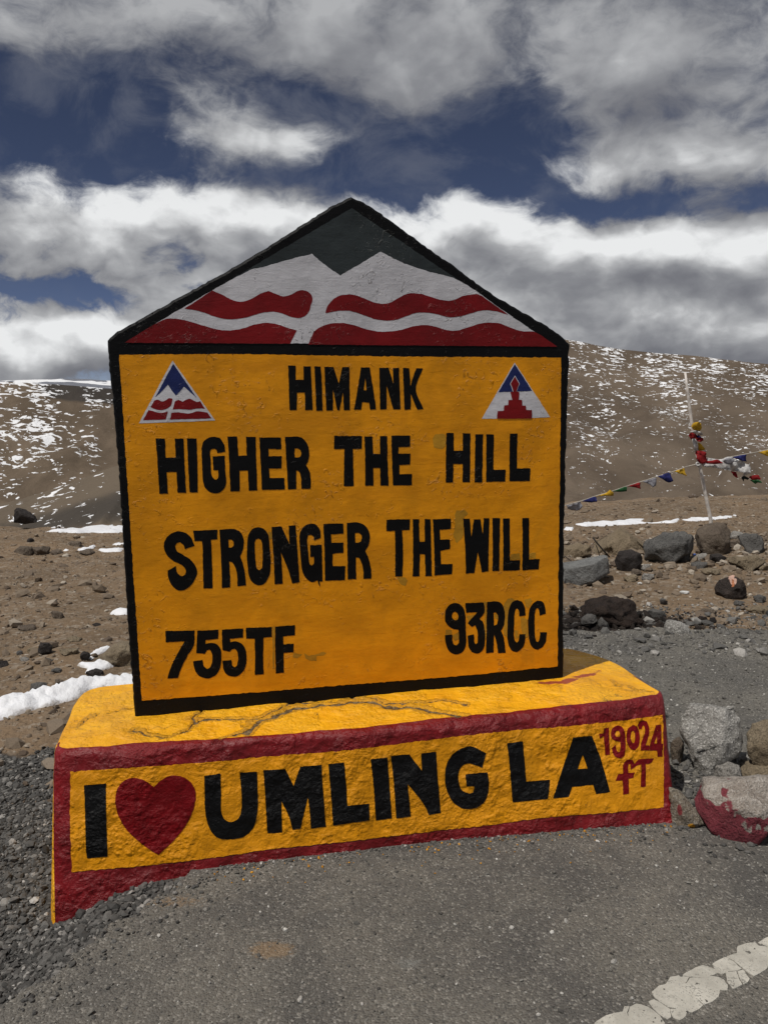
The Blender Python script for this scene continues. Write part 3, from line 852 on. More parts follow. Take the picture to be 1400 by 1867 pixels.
# ------------------------------------------------------------------ slab
def slab():
    out = [(641, 358.5), (669, 371), (711.7, 400.8), (765, 440), (823, 481), (895.7, 534), (955, 569), (1004, 598), (1030, 618), (1039.5, 628), (1037.7, 668), (1035, 760), (1030.4, 920), (1028, 1090), (1028, 1237),
           (840, 1254), (640, 1271), (440, 1290), (246, 1309), (232, 1120), (221, 930), (208, 760), (197, 640), (196, 621), (204, 611), (330, 540), (440, 479), (560, 404), (612, 371)]
    lp = smooth_poly(out, 6, 25)
    lp = wobble(lp, 1.4, 7)
    uv = sign_uv(lp)
    n = len(uv)
    cen = np.array([.8, 1.2])
    tang = np.roll(uv, -1, 0) - np.roll(uv, 1, 0); tang /= np.linalg.norm(tang, axis=1)[:, None]
    nor = np.stack([-tang[:, 1], tang[:, 0]], 1)
    if ((uv - cen) * nor).sum() < 0: nor = -nor
    low = uv[:, 1] < .47
    def ring(inset, off, sag=0):
        q = uv - nor * inset; q[low, 1] -= .05
        return sign_pt(q, off)
    rings = [ring(.009, 0.0), ring(.003, -.003), ring(0, -.010), ring(-.001, -.10), ring(.0, -.20), ring(.008, -.212)]
    V = np.concatenate(rings); F = []
    for r in range(len(rings) - 1):
        for i in range(n):
            j = (i + 1) % n
            F.append((r * n + i, r * n + j, (r + 1) * n + j, (r + 1) * n + i))
    F.append(tuple(range(n - 1, -1, -1))); F.append(tuple((len(rings) - 1) * n + i for i in range(n)))
    o = mesh_obj('slab', V, F, M_black_slab, sign)
    bm = bmesh.new(); bm.from_mesh(o.data); bmesh.ops.recalc_face_normals(bm, faces=bm.faces); bm.to_mesh(o.data); bm.free()
    o['label'] = 'house-shaped upright slab with black painted border'
    return o
slab_o = slab()

# yellow field and the painted mountain
painted('yellow_field', [[smooth_poly([(218, 647), (420, 645.5), (640, 649), (860, 651), (1022.5, 652), (1021, 800), (1018, 1000), (1016, 1215), (830, 1233), (640, 1248), (440, 1264), (259, 1277.5), (246, 1080), (233, 880)], 4, 30)]], 'sign', .0010, M_yellow, slab_o, amp=.9)
def g1(p): return [(180 + x / 3.1818, 340 + y / 3.1818) for x, y in p]
def g2(p): return [(600 + x / 3.0435, 340 + y / 3.0435) for x, y in p]
ONE = lambda p, st=1.5: smooth_poly(p, st)
painted('dark_sky_field', [[ONE([(641, 379.5), (1014.7, 631.8), (640, 628), (227, 624.5)], 4)]], 'sign', .0010, M_dkgrey, slab_o, amp=.8)
painted('white_mountain', [[ONE([(453, 494), (487, 485), (521, 475), (569, 463), (590, 481), (620.5, 502.6), (655, 482), (693.6, 459), (731, 478), (774, 493), (836, 511.5), (925, 572), (1010, 629.5), (640, 627), (230, 623.5), (330, 563)])]], 'sign', .0014, M_white, slab_o, amp=.6)
r1 = g1([(660, 603), (720, 630), (780, 660), (830, 668), (880, 655), (940, 622), (985, 606), (1030, 625), (1075, 638), (1120, 625), (1160, 605), (1200, 605), (1230, 625), (1240, 655), (1230, 690), (1215, 735), (1170, 762), (1120, 758), (1060, 735), (1000, 727), (940, 735), (860, 760), (790, 770), (730, 768), (660, 750), (590, 725), (500, 708)])
r2 = g2([(-20, 703), (-12, 670), (10, 640), (45, 612), (90, 600), (140, 602), (190, 620), (240, 640), (290, 650), (335, 645), (380, 620), (430, 597), (480, 593), (530, 602), (590, 622), (650, 634), (690, 630), (740, 608), (780, 600), (828, 600), (880, 632), (990, 711), (920, 692), (850, 688), (790, 703), (720, 722), (660, 725), (600, 710), (540, 700), (480, 702), (420, 722), (360, 742), (310, 744), (250, 735), (180, 710), (120, 692), (60, 690)])
r3 = g1([(380, 772), (440, 767), (510, 778), (600, 805), (680, 828), (760, 835), (830, 825), (900, 803), (960, 792), (1030, 798), (1090, 818), (1150, 835), (1110, 912), (150, 906)])
r4 = g2([(-116, 877), (-95, 830), (-78, 800), (-20, 768), (60, 757), (130, 768), (200, 790), (270, 805), (330, 805), (400, 795), (470, 775), (530, 768), (590, 778), (650, 797), (700, 800), (760, 785), (830, 762), (890, 755), (950, 762), (1020, 790), (1080, 805), (1140, 808), (1264, 889)])
for p in (r1, r2, r3, r4):
    painted('red_wave', [[ONE(p)]], 'sign', .0018, M_red, slab_o, amp=.4)

# ------------------------------------------------------------------ lettering (outlines traced stroke by stroke)
Z5 = lambda x, y: (x, y, 5.0)
TOP1 = [(Z5(510, 650), s) for s in (
 [[(78,83),(146,83),(146,208),(150,213),(218,213),(217,88),(283,88),(288,200),(300,488),(233,490),(229,328),(158,330),(156,487),(90,489),(84,300)]],
 [[(316,90),(374,90),(383,250),(391,492),(333,494),(326,300)]],
 [[(407,95),(490,95),(538,245),(571,97),(634,97),(636,300),(640,488),(584,488),(576,330),(545,488),(524,490),(484,295),(486,492),(426,492),(414,280)]],
 [[(740,98),(818,98),(850,290),(879,483),(824,485),(812,420),(752,415),(742,485),(677,485),(708,300)],[(779,200),(766,305),(790,307)]],
 [[(906,103),(990,102),(1034,245),(1030,104),(1085,104),(1092,300),(1100,482),(1035,482),(1010,400),(972,260),(973,480),(914,483),(910,280)]],
 [[(1121,104),(1178,104),(1190,265),(1241,106),(1303,108),(1240,295),(1308,478),(1252,485),(1192,340),(1194,483),(1137,485),(1128,290)]])]
A1 = Z5(280, 780); A2 = Z5(500, 780); A3 = Z5(740, 770)
HIGHER = [(A1, s) for s in (
 [[(22,97),(106,97),(112,272),(204,270),(196,98),(275,98),(283,290),(298,590),(222,592),(211,402),(122,405),(133,598),(56,601),(40,350)]],
 [[(306,96),(393,96),(402,350),(405,588),(330,588),(318,350)]],
 [[(440,190),(455,130),(500,92),(555,82),(610,95),(645,150),(655,215),(585,230),(575,200),(555,190),(530,192),(517,215),(522,300),(530,430),(555,468),(575,475),(590,455),(590,385),(548,385),(540,260),(650,254),(655,400),(664,500),(640,560),(600,592),(560,595),(510,582),(470,540),(452,480),(445,350)]],
 [[(676,80),(762,78),(775,255),(850,250),(845,82),(933,82),(935,250),(948,570),(870,572),(860,390),(783,390),(788,578),(702,580),(690,300)]],
 [[(965,88),(1163,88),(1165,195),(1048,190),(1050,258),(1168,258),(1166,368),(1055,372),(1058,458),(1193,456),(1197,563),(988,565),(978,330)]])]
HIGHER.append((A2, [[(98,82),(215,80),(265,100),(300,145),(318,210),(315,280),(290,340),(318,385),(330,440),(335,520),(332,556),(248,556),(246,470),(235,415),(218,393),(200,390),(202,557),(126,561),(112,320)],[(185,188),(215,188),(238,205),(245,235),(235,262),(215,270),(187,268)]]))
THE1 = [(A2, s) for s in (
 [[(547,73),(800,75),(797,192),(718,193),(720,350),(724,530),(634,532),(638,193),(545,192)]],
 [[(822,78),(893,78),(900,238),(963,238),(962,75),(1028,75),(1032,300),(1040,526),(967,526),(964,366),(903,366),(902,527),(828,528),(828,300)]],
 [[(1065,70),(1238,70),(1237,172),(1130,175),(1130,235),(1240,235),(1236,335),(1140,338),(1140,422),(1253,422),(1252,523),(1080,524),(1072,300)]])]
HILL = [(A3, s) for s in (
 [[(366,96),(434,96),(433,260),(515,258),(515,100),(586,102),(580,546),(514,546),(515,378),(431,380),(428,547),(361,549),(362,300)]],
 [[(630,108),(702,108),(695,400),(692,546),(623,546),(627,300)]],
 [[(730,109),(800,110),(793,432),(907,432),(902,538),(728,542)]],
 [[(943,102),(1013,102),(1008,420),(1131,418),(1126,534),(940,537)]])]
B1 = Z5(290, 940); B2 = Z5(490, 940); B3 = Z5(720, 930)
STRONGER = [(B1, s) for s in (
 [[(48,300),(50,245),(80,190),(130,155),(190,143),(250,160),(295,205),(327,275),(285,290),(240,305),(225,270),(195,243),(165,250),(150,275),(160,315),(210,352),(280,395),(330,450),(350,510),(340,560),(300,625),(245,672),(200,682),(155,670),(110,620),(85,560),(80,500),(155,460),(165,510),(190,545),(215,552),(240,535),(245,500),(225,465),(180,435),(120,405),(75,360)]],
 [[(313,138),(532,128),(533,215),(475,222),(482,350),(491,662),(406,664),(400,350),(395,230),(325,233)]],
 [[(552,127),(680,120),(735,145),(768,195),(773,270),(760,330),(738,368),(765,440),(782,520),(796,636),(716,645),(712,540),(695,470),(670,425),(642,418),(652,655),(576,658),(565,350)],[(634,217),(662,217),(682,240),(680,275),(662,290),(636,290)]],
 [[(810,200),(835,140),(880,108),(915,105),(960,125),(995,170),(1005,230),(1012,330),(1018,430),(1012,520),(985,590),(945,628),(900,634),(855,610),(825,560),(810,480),(803,350)],[(873,250),(885,215),(910,208),(932,222),(942,260),(945,400),(940,475),(915,497),(893,480),(882,430)]],
 [[(1025,102),(1118,100),(1190,262),(1181,92),(1245,86),(1262,330),(1282,606),(1215,618),(1180,500),(1112,335),(1122,500),(1128,620),(1056,626),(1045,380)]])]
STRONGER += [(B2, s) for s in (
 [[(280,180),(300,125),(340,85),(385,73),(430,85),(465,130),(475,205),(412,228),(408,190),(385,175),(360,182),(350,220),(358,310),(365,400),(375,445),(393,455),(410,435),(412,375),(380,378),(376,270),(484,265),(487,400),(490,600),(460,598),(470,645),(460,640),(445,590),(405,605),(370,595),(330,560),(305,500),(293,400),(284,280)]],
 [[(497,74),(680,70),(681,163),(567,170),(570,248),(681,246),(679,338),(580,347),(583,460),(697,460),(693,588),(512,594),(508,330)]],
 [[(710,66),(810,62),(870,85),(908,135),(920,200),(905,275),(878,325),(905,375),(922,440),(935,520),(934,574),(862,576),(860,490),(845,430),(825,385),(793,380),(796,578),(720,582),(716,330)],[(785,158),(820,158),(845,180),(848,210),(835,238),(812,246),(788,246)]])]
THE2 = [(B2, [[(1070,36),(1287,32),(1282,130),(1215,133),(1222,380),(1217,555),(1150,556),(1152,350),(1148,138),(1072,142)]]),
 (B3, [[(160,82),(218,82),(222,290),(270,288),(268,80),(322,82),(328,330),(334,600),(276,602),(272,402),(226,402),(222,604),(161,603),(164,330)]]),
 (B3, [[(344,84),(508,78),(508,172),(405,178),(410,268),(500,266),(500,355),(413,370),(418,492),(522,490),(517,583),(360,595),(356,350)]])]
WILL = [(B3, s) for s in (
 [[(620,78),(680,77),(693,262),(716,85),(775,82),(798,228),(805,74),(858,74),(852,330),(848,556),(790,566),(752,375),(722,572),(645,578),(637,350)]],
 [[(885,72),(955,72),(950,350),(948,553),(886,556),(888,330)]],
 [[(981,76),(1043,74),(1045,458),(1138,456),(1133,547),(982,552),(984,330)]],
 [[(1157,70),(1220,70),(1220,450),(1314,446),(1308,540),(1157,548),(1160,330)]])]
TF = [(Z5(290, 1130), s) for s in (
 [[(60,101),(325,96),(320,225),(260,330),(205,440),(175,532),(78,535),(110,430),(160,325),(235,195),(64,203)]],
 [[(350,98),(545,88),(540,172),(425,183),(425,220),(480,210),(530,225),(560,260),(570,330),(562,420),(530,490),(480,525),(430,532),(370,510),(330,460),(312,378),(398,364),(410,420),(440,448),(470,430),(485,380),(485,310),(465,272),(440,275),(420,308),(342,304),(346,200)]],
 [[(575,88),(768,78),(766,160),(650,172),(650,205),(700,195),(750,215),(785,260),(798,330),(795,400),(770,465),(720,508),(670,516),(620,498),(590,450),(580,374),(660,366),(668,415),(690,432),(712,415),(722,360),(715,295),(695,263),(670,268),(645,290),(580,276),(576,180)]],
 [[(793,72),(1028,64),(1030,156),(955,162),(950,350),(955,496),(873,502),(876,340),(872,170),(795,172)]],
 [[(1058,60),(1238,48),(1238,140),(1130,150),(1135,222),(1228,216),(1225,294),(1136,300),(1138,482),(1066,487),(1060,300)]])]
C9 = Z5(780, 1080)
RCC = [(C9, s) for s in (
 [[(153,210),(165,155),(200,112),(245,97),(290,108),(325,150),(340,220),(343,340),(346,450),(335,510),(300,552),(255,564),(205,545),(170,500),(157,440),(155,390),(220,383),(222,440),(235,475),(258,480),(280,460),(282,420),(278,340),(235,335),(190,310),(160,265)],[(215,215),(225,185),(245,175),(268,188),(275,220),(268,245),(248,252),(225,240)]],
 [[(340,98),(508,90),(513,185),(470,240),(500,270),(515,330),(518,430),(505,510),(470,550),(440,556),(395,540),(368,490),(360,395),(418,380),(422,450),(435,475),(450,460),(452,420),(448,350),(428,300),(400,315),(360,280),(445,182),(345,186)]],
 [[(535,86),(620,82),(665,100),(692,145),(700,220),(690,300),(665,350),(690,420),(705,548),(637,554),(625,470),(600,375),(596,548),(528,554),(532,350)],[(597,185),(615,182),(635,205),(638,250),(625,290),(600,303)]],
 [[(735,160),(760,95),(810,68),(850,80),(880,130),(886,210),(830,220),(826,165),(808,145),(790,165),(785,250),(782,380),(790,440),(808,458),(822,440),(830,380),(886,378),(880,460),(850,515),(810,545),(770,535),(738,490),(723,430),(722,330),(725,240)]],
 [[(920,170),(945,110),(995,72),(1035,82),(1062,120),(1070,195),(1015,212),(1008,155),(992,140),(975,165),(970,270),(972,400),(985,448),(1000,452),(1015,420),(1018,362),(1080,362),(1075,430),(1050,490),(1000,525),(955,505),(925,450),(912,370),(910,280)]])]
# patches of an older coat that show beside the lettering
for fr, p in ((C9, [(690,120),(720,65),(760,50),(800,70),(760,95),(735,160),(722,300),(725,410),(690,390),(685,250)]), (C9, [(840,230),(880,225),(905,250),(910,370),(915,420),(880,415),(850,350)]),
              (C9, [(785,340),(815,350),(820,410),(790,425)]), (C9, [(160,340),(215,345),(218,380),(158,388)]), (C9, [(222,390),(278,360),(280,430),(240,440)]), (C9, [(880,70),(930,55),(950,80),(915,150),(888,130)]),
              (C9, [(350,215),(420,205),(370,270)]), (C9, [(510,80),(530,85),(530,430),(515,440)]), (C9, [(600,190),(630,200),(636,250),(605,230)]),
              (B2, [(1165,560),(1240,560),(1268,592),(1240,638),(1200,618)]), (B3, [(545,60),(560,0),(640,0),(660,30),(615,75),(622,150),(612,250),(560,300),(530,230),(545,150)]),
              (A3, [(245,150),(270,108),(340,105),(362,120),(362,220),(310,245),(255,225)]), (Z5(290, 1130), [(1225,298),(1300,315),(1265,345),(1220,345)]),
              ((540, 1170, 4.0), [(60,85),(100,100),(200,75),(225,82),(200,100),(150,105),(150,140),(100,135),(70,115)]), (B3, [(1048,400),(1135,395),(1140,450),(1050,455)]), (B3, [(1222,392),(1280,388),(1275,440),(1225,442)]),
              (B1, [(1000,150),(1022,152),(1028,205),(1010,215)]), (Z5(290, 1130), [(1033,62),(1055,60),(1052,440),(1038,450)])):
    painted('old_paint_patch', [px_loops(fr, [p])], 'sign', .0014, M_patch, slab_o, amp=1.0)
def word(letters, surf, mat, parent, label, off):
    painted('lettering', [px_loops(fr, polys) for fr, polys in letters], surf, off, mat, parent, label)
word(TOP1, 'sign', M_black, slab_o, 'black capital word centred at the top of the yellow field', .0018)
word(HIGHER, 'sign', M_black, slab_o, 'first black word of the second line', .0018)
word(THE1, 'sign', M_black, slab_o, 'second black word of the second line', .0018)
word(HILL, 'sign', M_black, slab_o, 'third black word of the second line', .0018)
word(STRONGER, 'sign', M_black, slab_o, 'first black word of the third line', .0018)
word(THE2, 'sign', M_black, slab_o, 'second black word of the third line', .0018)
word(WILL, 'sign', M_black, slab_o, 'third black word of the third line', .0018)
word(TF, 'sign', M_black, slab_o, 'black figures and letters at lower left of the field', .0018)
word(RCC, 'sign', M_black, slab_o, 'black figures and letters at lower right of the field', .0018)

# emblems
def emblem(frame, layers, label):
    V = []; F = []; MI = []; b = 0; mats = [M_white, M_blue, M_red]
    for off, mi, p in layers:
        v2, f = fill([sign_uv(wobble(l, .3, 5)) for l in px_loops(frame, [p], 1.0)])
        vv_ = sign_pt(v2, off)
        fl = (np.cross(vv_[f[:, 1]] - vv_[f[:, 0]], vv_[f[:, 2]] - vv_[f[:, 0]]) @ SN) < 0
        f[fl] = f[fl][:, ::-1]
        V.append(vv_); F.append(f + b); MI += [mi] * len(f); b += len(vv_)
    o = mesh_obj('emblem', np.concatenate(V), np.concatenate(F), mats, slab_o, mats_idx=MI); o['label'] = label
EL = (240, 650, 8.75); ER = (860, 650, 8.75)
emblem(EL, [(.0015, 0, [(655,62),(1338,1020),(700,1045),(120,1065)]), (.0019, 1, [(668,115),(1038,655),(940,570),(840,480),(770,560),(710,625),(640,535),(582,450),(490,550),(382,648)]),
  (.0019, 2, [(365,700),(420,690),(490,718),(545,700),(600,665),(655,672),(640,760),(600,810),(530,845),(450,852),(380,838),(308,808)]),
  (.0019, 2, [(700,720),(750,688),(820,720),(880,685),(930,672),(990,700),(1050,722),(1095,710),(1172,832),(1080,828),(1000,838),(930,850),(850,845),(770,838),(660,845),(675,790)]),
  (.0019, 2, [(275,855),(340,870),(420,895),(500,895),(580,878),(550,1005),(190,1015)]),
  (.0019, 2, [(640,895),(740,890),(830,900),(910,910),(990,890),(1060,872),(1140,882),(1215,895),(1278,985),(1100,992),(620,1005)])], 'triangular blue white and red mountain emblem')
emblem(ER, [(.0015, 0, [(678,95),(1245,968),(700,985),(155,992)]), (.0019, 1, [(680,120),(958,548),(420,568)]),
  (.0023, 0, [(682,303),(757,435),(730,505),(712,562),(650,562),(632,510),(602,435)]),
  (.0027, 2, [(681,322),(747,435),(721,510),(706,555),(752,570),(740,690),(795,695),(800,780),(855,782),(860,852),(952,852),(952,990),(395,992),(405,868),(505,865),(512,780),(578,775),(580,695),(640,692),(610,570),(660,558),(643,510),(613,435)])], 'triangular blue and white emblem with red stepped stupa')

# ------------------------------------------------------------------ painting on the plinth's front
PAN = [(129, 1407), (240, 1399), (374, 1390), (488, 1379), (640, 1367), (780, 1349), (920, 1333), (1018, 1325), (1110, 1316), (1180, 1307), (1207, 1303), (1209, 1380), (1208.5, 1471.5), (1111, 1481), (983, 1491), (920, 1500), (772, 1517), (640, 1533), (488, 1549), (400, 1562), (260, 1578), (132, 1589), (129, 1500)]
painted('yellow_field', [[smooth_poly(PAN, 4, 30)]], 'base', .0018, M_base_yellow, plinth_o, amp=1.3)
D1 = Z5(120, 1390); D2 = Z5(360, 1340); D3 = Z5(640, 1330); D4 = Z5(900, 1290); D5 = (1060, 1290, 7.7778)
word([(D1, [[(172,205),(372,188),(370,300),(385,855),(200,870),(190,800),(178,350)]])], 'base', M_base_black, plinth_o, 'black capital letter at the left end of the plinth', .0031)
painted('heart', [px_loops(D1, [[(808,218),(860,170),(920,130),(985,115),(1060,125),(1130,165),(1180,240),(1188,320),(1165,430),(1110,550),(1020,670),(850,842),(700,740),(560,610),(480,470),(456,350),(468,260),(500,195),(560,150),(640,138),(720,160)]])], 'base', .0031, M_base_red, plinth_o)
UML = [(D2, [[(65,370),(212,348),(218,500),(218,680),(235,745),(280,785),(330,785),(380,750),(402,680),(405,560),(390,340),(545,330),(550,500),(553,640),(535,780),(490,870),(420,925),(320,945),(220,942),(150,900),(100,810),(75,690),(68,520)]]),
 (D2, [[(605,318),(800,305),(878,460),(938,285),(1133,268),(1140,420),(1172,832),(1035,850),(1025,700),(1008,560),(940,850),(868,860),(835,740),(765,595),(770,750),(775,885),(640,892),(625,650)]]),
 (D2, [[(1195,262),(1338,246),(1355,450),(1367,642),(1564,620),(1568,775),(1238,822),(1222,600)]]),
 (D3, [[(178,268),(333,250),(345,450),(372,805),(226,825),(205,500)]]),
 (D3, [[(362,238),(530,222),(645,375),(638,215),(775,198),(785,400),(817,755),(710,775),(650,660),(515,492),(530,640),(545,790),(412,805),(390,500)]]),
 (D3, [[(862,350),(890,270),(950,200),(1030,160),(1095,150),(1230,212),(1195,340),(1120,318),(1065,305),(1010,330),(978,395),(980,480),(1010,550),(1070,578),(1110,570),(1120,515),(1052,515),(1040,405),(1240,385),(1253,480),(1245,580),(1215,650),(1150,705),(1080,722),(1000,710),(930,660),(880,570),(855,470)]])]
word(UML, 'base', M_base_black, plinth_o, 'long black word on the front of the plinth', .0031)
word([(D4, [[(120,322),(262,305),(275,450),(293,672),(510,652),(492,828),(170,862),(145,560)]]),
 (D4, [[(720,268),(892,255),(970,460),(1058,765),(930,785),(900,700),(710,720),(682,808),(536,825),(615,580)],[(807,425),(760,558),(850,552)]])], 'base', M_base_black, plinth_o, 'short black word at the right of the plinth', .0031)
word([(D5, [[(310,290),(380,275),(385,450),(395,665),(330,668),(320,550),(305,400),(255,435),(240,365),(305,360)]]),
 (D5, [[(410,370),(425,300),(480,255),(540,255),(590,300),(612,370),(615,480),(615,600),(600,680),(545,715),(490,705),(440,650),(425,570),(480,520),(485,590),(510,630),(535,620),(545,560),(543,480),(480,470),(425,430)],[(470,370),(485,330),(515,325),(538,355),(540,400),(515,410),(480,405)]]),
 (D5, [[(630,380),(655,290),(720,243),(780,265),(812,350),(815,450),(800,550),(750,600),(700,590),(655,530),(632,450)],[(690,400),(700,340),(725,320),(745,350),(750,430),(740,495),(720,500),(700,470)]]),
 (D5, [[(795,240),(815,195),(860,172),(920,190),(950,270),(950,380),(930,440),(905,530),(950,530),(957,560),(950,600),(835,605),(835,500),(865,420),(895,340),(885,260),(865,245),(845,300),(805,300)]]),
 (D5, [[(1045,245),(1122,235),(1125,505),(1150,505),(1145,598),(1135,600),(1140,690),(1070,690),(1060,605),(960,605),(960,530),(1000,400)],[(1060,400),(1020,510),(1062,508)]])], 'base', M_base_red, plinth_o, 'crimson height figures at the upper right of the plinth', .0031)
word([(D5, [[(580,930),(582,820),(610,760),(660,730),(715,735),(745,790),(790,740),(830,725),(1020,712),(990,770),(940,790),(905,795),(905,950),(900,1110),(860,1122),(830,1110),(838,950),(840,800),(790,810),(690,880),(688,800),(660,790),(655,850),(655,920),(745,915),(725,990),(660,1005),(662,1100),(665,1215),(580,1228),(580,1120),(575,1025),(475,1035),(510,940)]])], 'base', M_base_red, plinth_o, 'crimson unit letters below the height figures', .0031)

# ------------------------------------------------------------------ far hills
def hill_mat(name, c1, c2, dk, cell):
    mt, T, b, vec = new_mat(name)
    uvn = T.node('ShaderNodeUVMap'); uvn.uv_map = 'slope'; uv = uvn.outputs[0]
    a = T.node('ShaderNodeAttribute'); a.attribute_name = 'snow'; sn = a.outputs['Fac']
    a2 = T.node('ShaderNodeAttribute'); a2.attribute_name = 'scree'; sc = a2.outputs['Fac']
    n1 = T.noise(uv, .012, 6, .6, .5); n2_ = T.noise(T.mapping(uv, (.5, 1.0, 1), (0, 0, .45)), .06, 5, .65)
    c = T.mix(T.ramp(n1, .35, .65), c1, c2)
    c = T.mix(T.math('MULTIPLY', T.ramp(n2_, .5, .75), .45), c, tuple(x * .72 for x in c1))
    c = T.mix(T.math('MULTIPLY', T.ramp(T.math('ADD', sc, T.math('MULTIPLY_ADD', n1, .8, -.4)), .35, .75), .85), c, dk)
    # snow lies in scattered patches and follows the shallow gullies
    mp = T.mapping(uv, (.62, 1.0, 1), (0, 0, .28))
    fine = T.noise(mp, 1 / cell, 3, .62, .5)
    clus = T.noise(T.mapping(uv, (.55, 1.1, 1), (0, 0, .45)), .28 / cell, 3, .55, .6)
    thr = T.math('MULTIPLY_ADD', clus, .55, T.math('MULTIPLY_ADD', fine, 1.0, -.275))
    lim = T.math('SUBTRACT', .86, T.math('MULTIPLY', sn, .30))
    mk = T.ramp(T.math('SUBTRACT', thr, lim), 0.0, .035)
    c = T.mix(mk, c, (.80, .81, .83))
    T.link(c, b.inputs['Base Color']); b.inputs['Roughness'].default_value = .95
    b.inputs['Specular IOR Level'].default_value = .1
    n = bump(T, b, n2_, .8, 4.0); n = bump(T, b, n1, .5, 12.0, n); bump(T, b, fine, .5, 1.2, n)
    return mt
def hill(name, ridge, d0, d1, e0, mat, snowf, screef, seed, rough=7.0, na=360, nd=150, back=1.5):
    """a slope that climbs from distance d0 to its ridge line at d1, and falls away behind"""
    A = np.array([azel(px, py) for px, py in ridge]); A = A[np.argsort(A[:, 0])]
    az = np.linspace(A[0, 0], A[-1, 0], na)
    # smooth ridge profile
    er = np.interp(az, A[:, 0], A[:, 1]); kk = 7
    er = np.convolve(np.pad(er, kk, mode='edge'), np.ones(2 * kk + 1) / (2 * kk + 1), 'valid')
    sl = np.concatenate([np.linspace(0, 1, nd), np.linspace(1.05, back, 14)])
    AZ, S = np.meshgrid(az, sl, indexing='ij')
    ER = np.repeat(er[:, None], len(sl), 1)
    e0r = math.radians(e0)
    D = d0 + (d1 - d0) * S
    e = e0r + (ER - e0r) * np.clip(S, 0, 1) ** .92
    z = H + D * np.tan(e)
    zr = H + d1 * np.tan(ER); bk = np.clip(S - 1, 0, None)
    z = np.where(S > 1, zr - (d1 - d0) * bk * .55 - bk * bk * d1 * .1, z)
    x, y = D * np.sin(AZ), D * np.cos(AZ)
    amp = rough * np.sin(np.pi * np.clip(S, 0, 1)) ** .6 + .12 * rough
    z = z + amp * (.8 * n2(x, y, 1 / (rough * 26), 4, seed) + .35 * (1 - 2 * np.abs(n2(x * 1.3, y * .6, 1 / (rough * 9), 2, seed + 5)))) + .05 * rough * n2(x, y, 1 / (rough * 1.6), 2, seed + 9)
    # shallow gullies that run down the slope
    gl = 1 - np.abs(n2(AZ * d1 / (rough * 9) + .5 * n2(x, y, 1 / (rough * 14), 2, seed + 21), S * 2.2, 1.0, 3, seed + 13)) * 1.6
    z = z - .28 * rough * np.clip(gl, -.3, 1) ** 3 * np.sin(np.pi * np.clip(S, 0, 1)) ** .5
    V = np.stack([x, y, z], -1).reshape(-1, 3)
    u = AZ * (d0 + d1) / 2; v = S * (d1 - d0) * .55
    snow = snowf(AZ, np.clip(S, 0, 1.2)) + .12 * np.clip(gl, 0, 1) ** 2 - .05; scr = screef(AZ, np.clip(S, 0, 1.2))
    o = mesh_obj(name, V, grid_faces(na, len(sl)), mat, smooth=True, attrs={'snow': snow, 'scree': scr})
    uvl = o.data.uv_layers.new(name='slope')
    li = np.empty(len(o.data.loops), np.int32); o.data.loops.foreach_get('vertex_index', li)
    UV = np.stack([u.reshape(-1), v.reshape(-1)], 1)[li]
    uvl.data.foreach_set('uv', UV.astype(np.float32).ravel())
    tag(o, kind='structure'); return o
AZ_ = lambda px: azel(px, 700)[0]
M_hillR = hill_mat('hill_soil_right', (.100, .077, .057), (.152, .119, .089), (.060, .052, .045), 3.3)
M_hillL = hill_mat('hill_soil_left', (.104, .079, .056), (.158, .121, .087), (.040, .037, .035), 4.4)
M_spur = hill_mat('hill_soil_spur', (.098, .078, .058), (.145, .116, .086), (.052, .047, .042), 2.8)
M_far = hill_mat('far_mountain_hazed', (.16, .17, .20), (.20, .21, .24), (.15, .16, .19), 300.0)  # pale blue-grey: the haze of distance put into the rock colour
nz2 = lambda a, s, sc, sd_: n2(a * 60, s * 6, sc, 3, sd_)
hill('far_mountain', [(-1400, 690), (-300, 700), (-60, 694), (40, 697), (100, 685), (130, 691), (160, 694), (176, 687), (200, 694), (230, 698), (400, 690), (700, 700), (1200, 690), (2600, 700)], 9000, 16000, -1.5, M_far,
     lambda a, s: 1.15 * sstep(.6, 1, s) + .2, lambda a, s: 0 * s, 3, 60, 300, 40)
hill('right_hill', [(100, 760), (450, 715), (700, 672), (860, 636), (960, 620), (1010, 615), (1040, 619), (1075, 628), (1110, 634), (1160, 640), (1200, 646), (1235, 645), (1300, 653), (1400, 665), (1650, 690), (2100, 720), (3200, 730)], 420, 1250, -11.5, M_hillR,
     lambda a, s: .72 + .30 * sstep(.60, .98, s + .12 * nz2(a, s, .9, 4)) + .22 * nz2(a, s, .7, 8) - .30 * (1 - sstep(.0, .14, s)) - .22 * np.exp(-((s - .28) / .10) ** 2),
     lambda a, s: .55 * np.exp(-((s - .42) / .06) ** 2) * sstep(AZ_(1130), AZ_(1300), a) + .35 * sstep(.8, 1, s) - .2, 11, 7.5)
hill('left_hill', [(-3000, 690), (-900, 700), (-250, 690), (0, 696.5), (45, 698), (80, 701), (130, 703), (170, 707), (215, 711), (330, 716), (480, 735), (700, 775), (950, 840)], 520, 1050, -11.5, M_hillL,
     lambda a, s: .68 + .50 * np.exp(-((a - AZ_(55)) / .055) ** 2) * sstep(.35, .7, s) + .25 * np.exp(-((a - AZ_(160)) / .012) ** 2) + .3 * nz2(a, s, .8, 21) - .45 * sstep(AZ_(165), AZ_(200), a) * (s < .85) - .15 * (1 - sstep(.1, .45, s)),
     lambda a, s: 1.0 * sstep(.86, .95, s) * sstep(AZ_(50), AZ_(95), a) + .35 * sstep(.7, .9, s) * sstep(AZ_(90), AZ_(160), a), 23, 6.0)
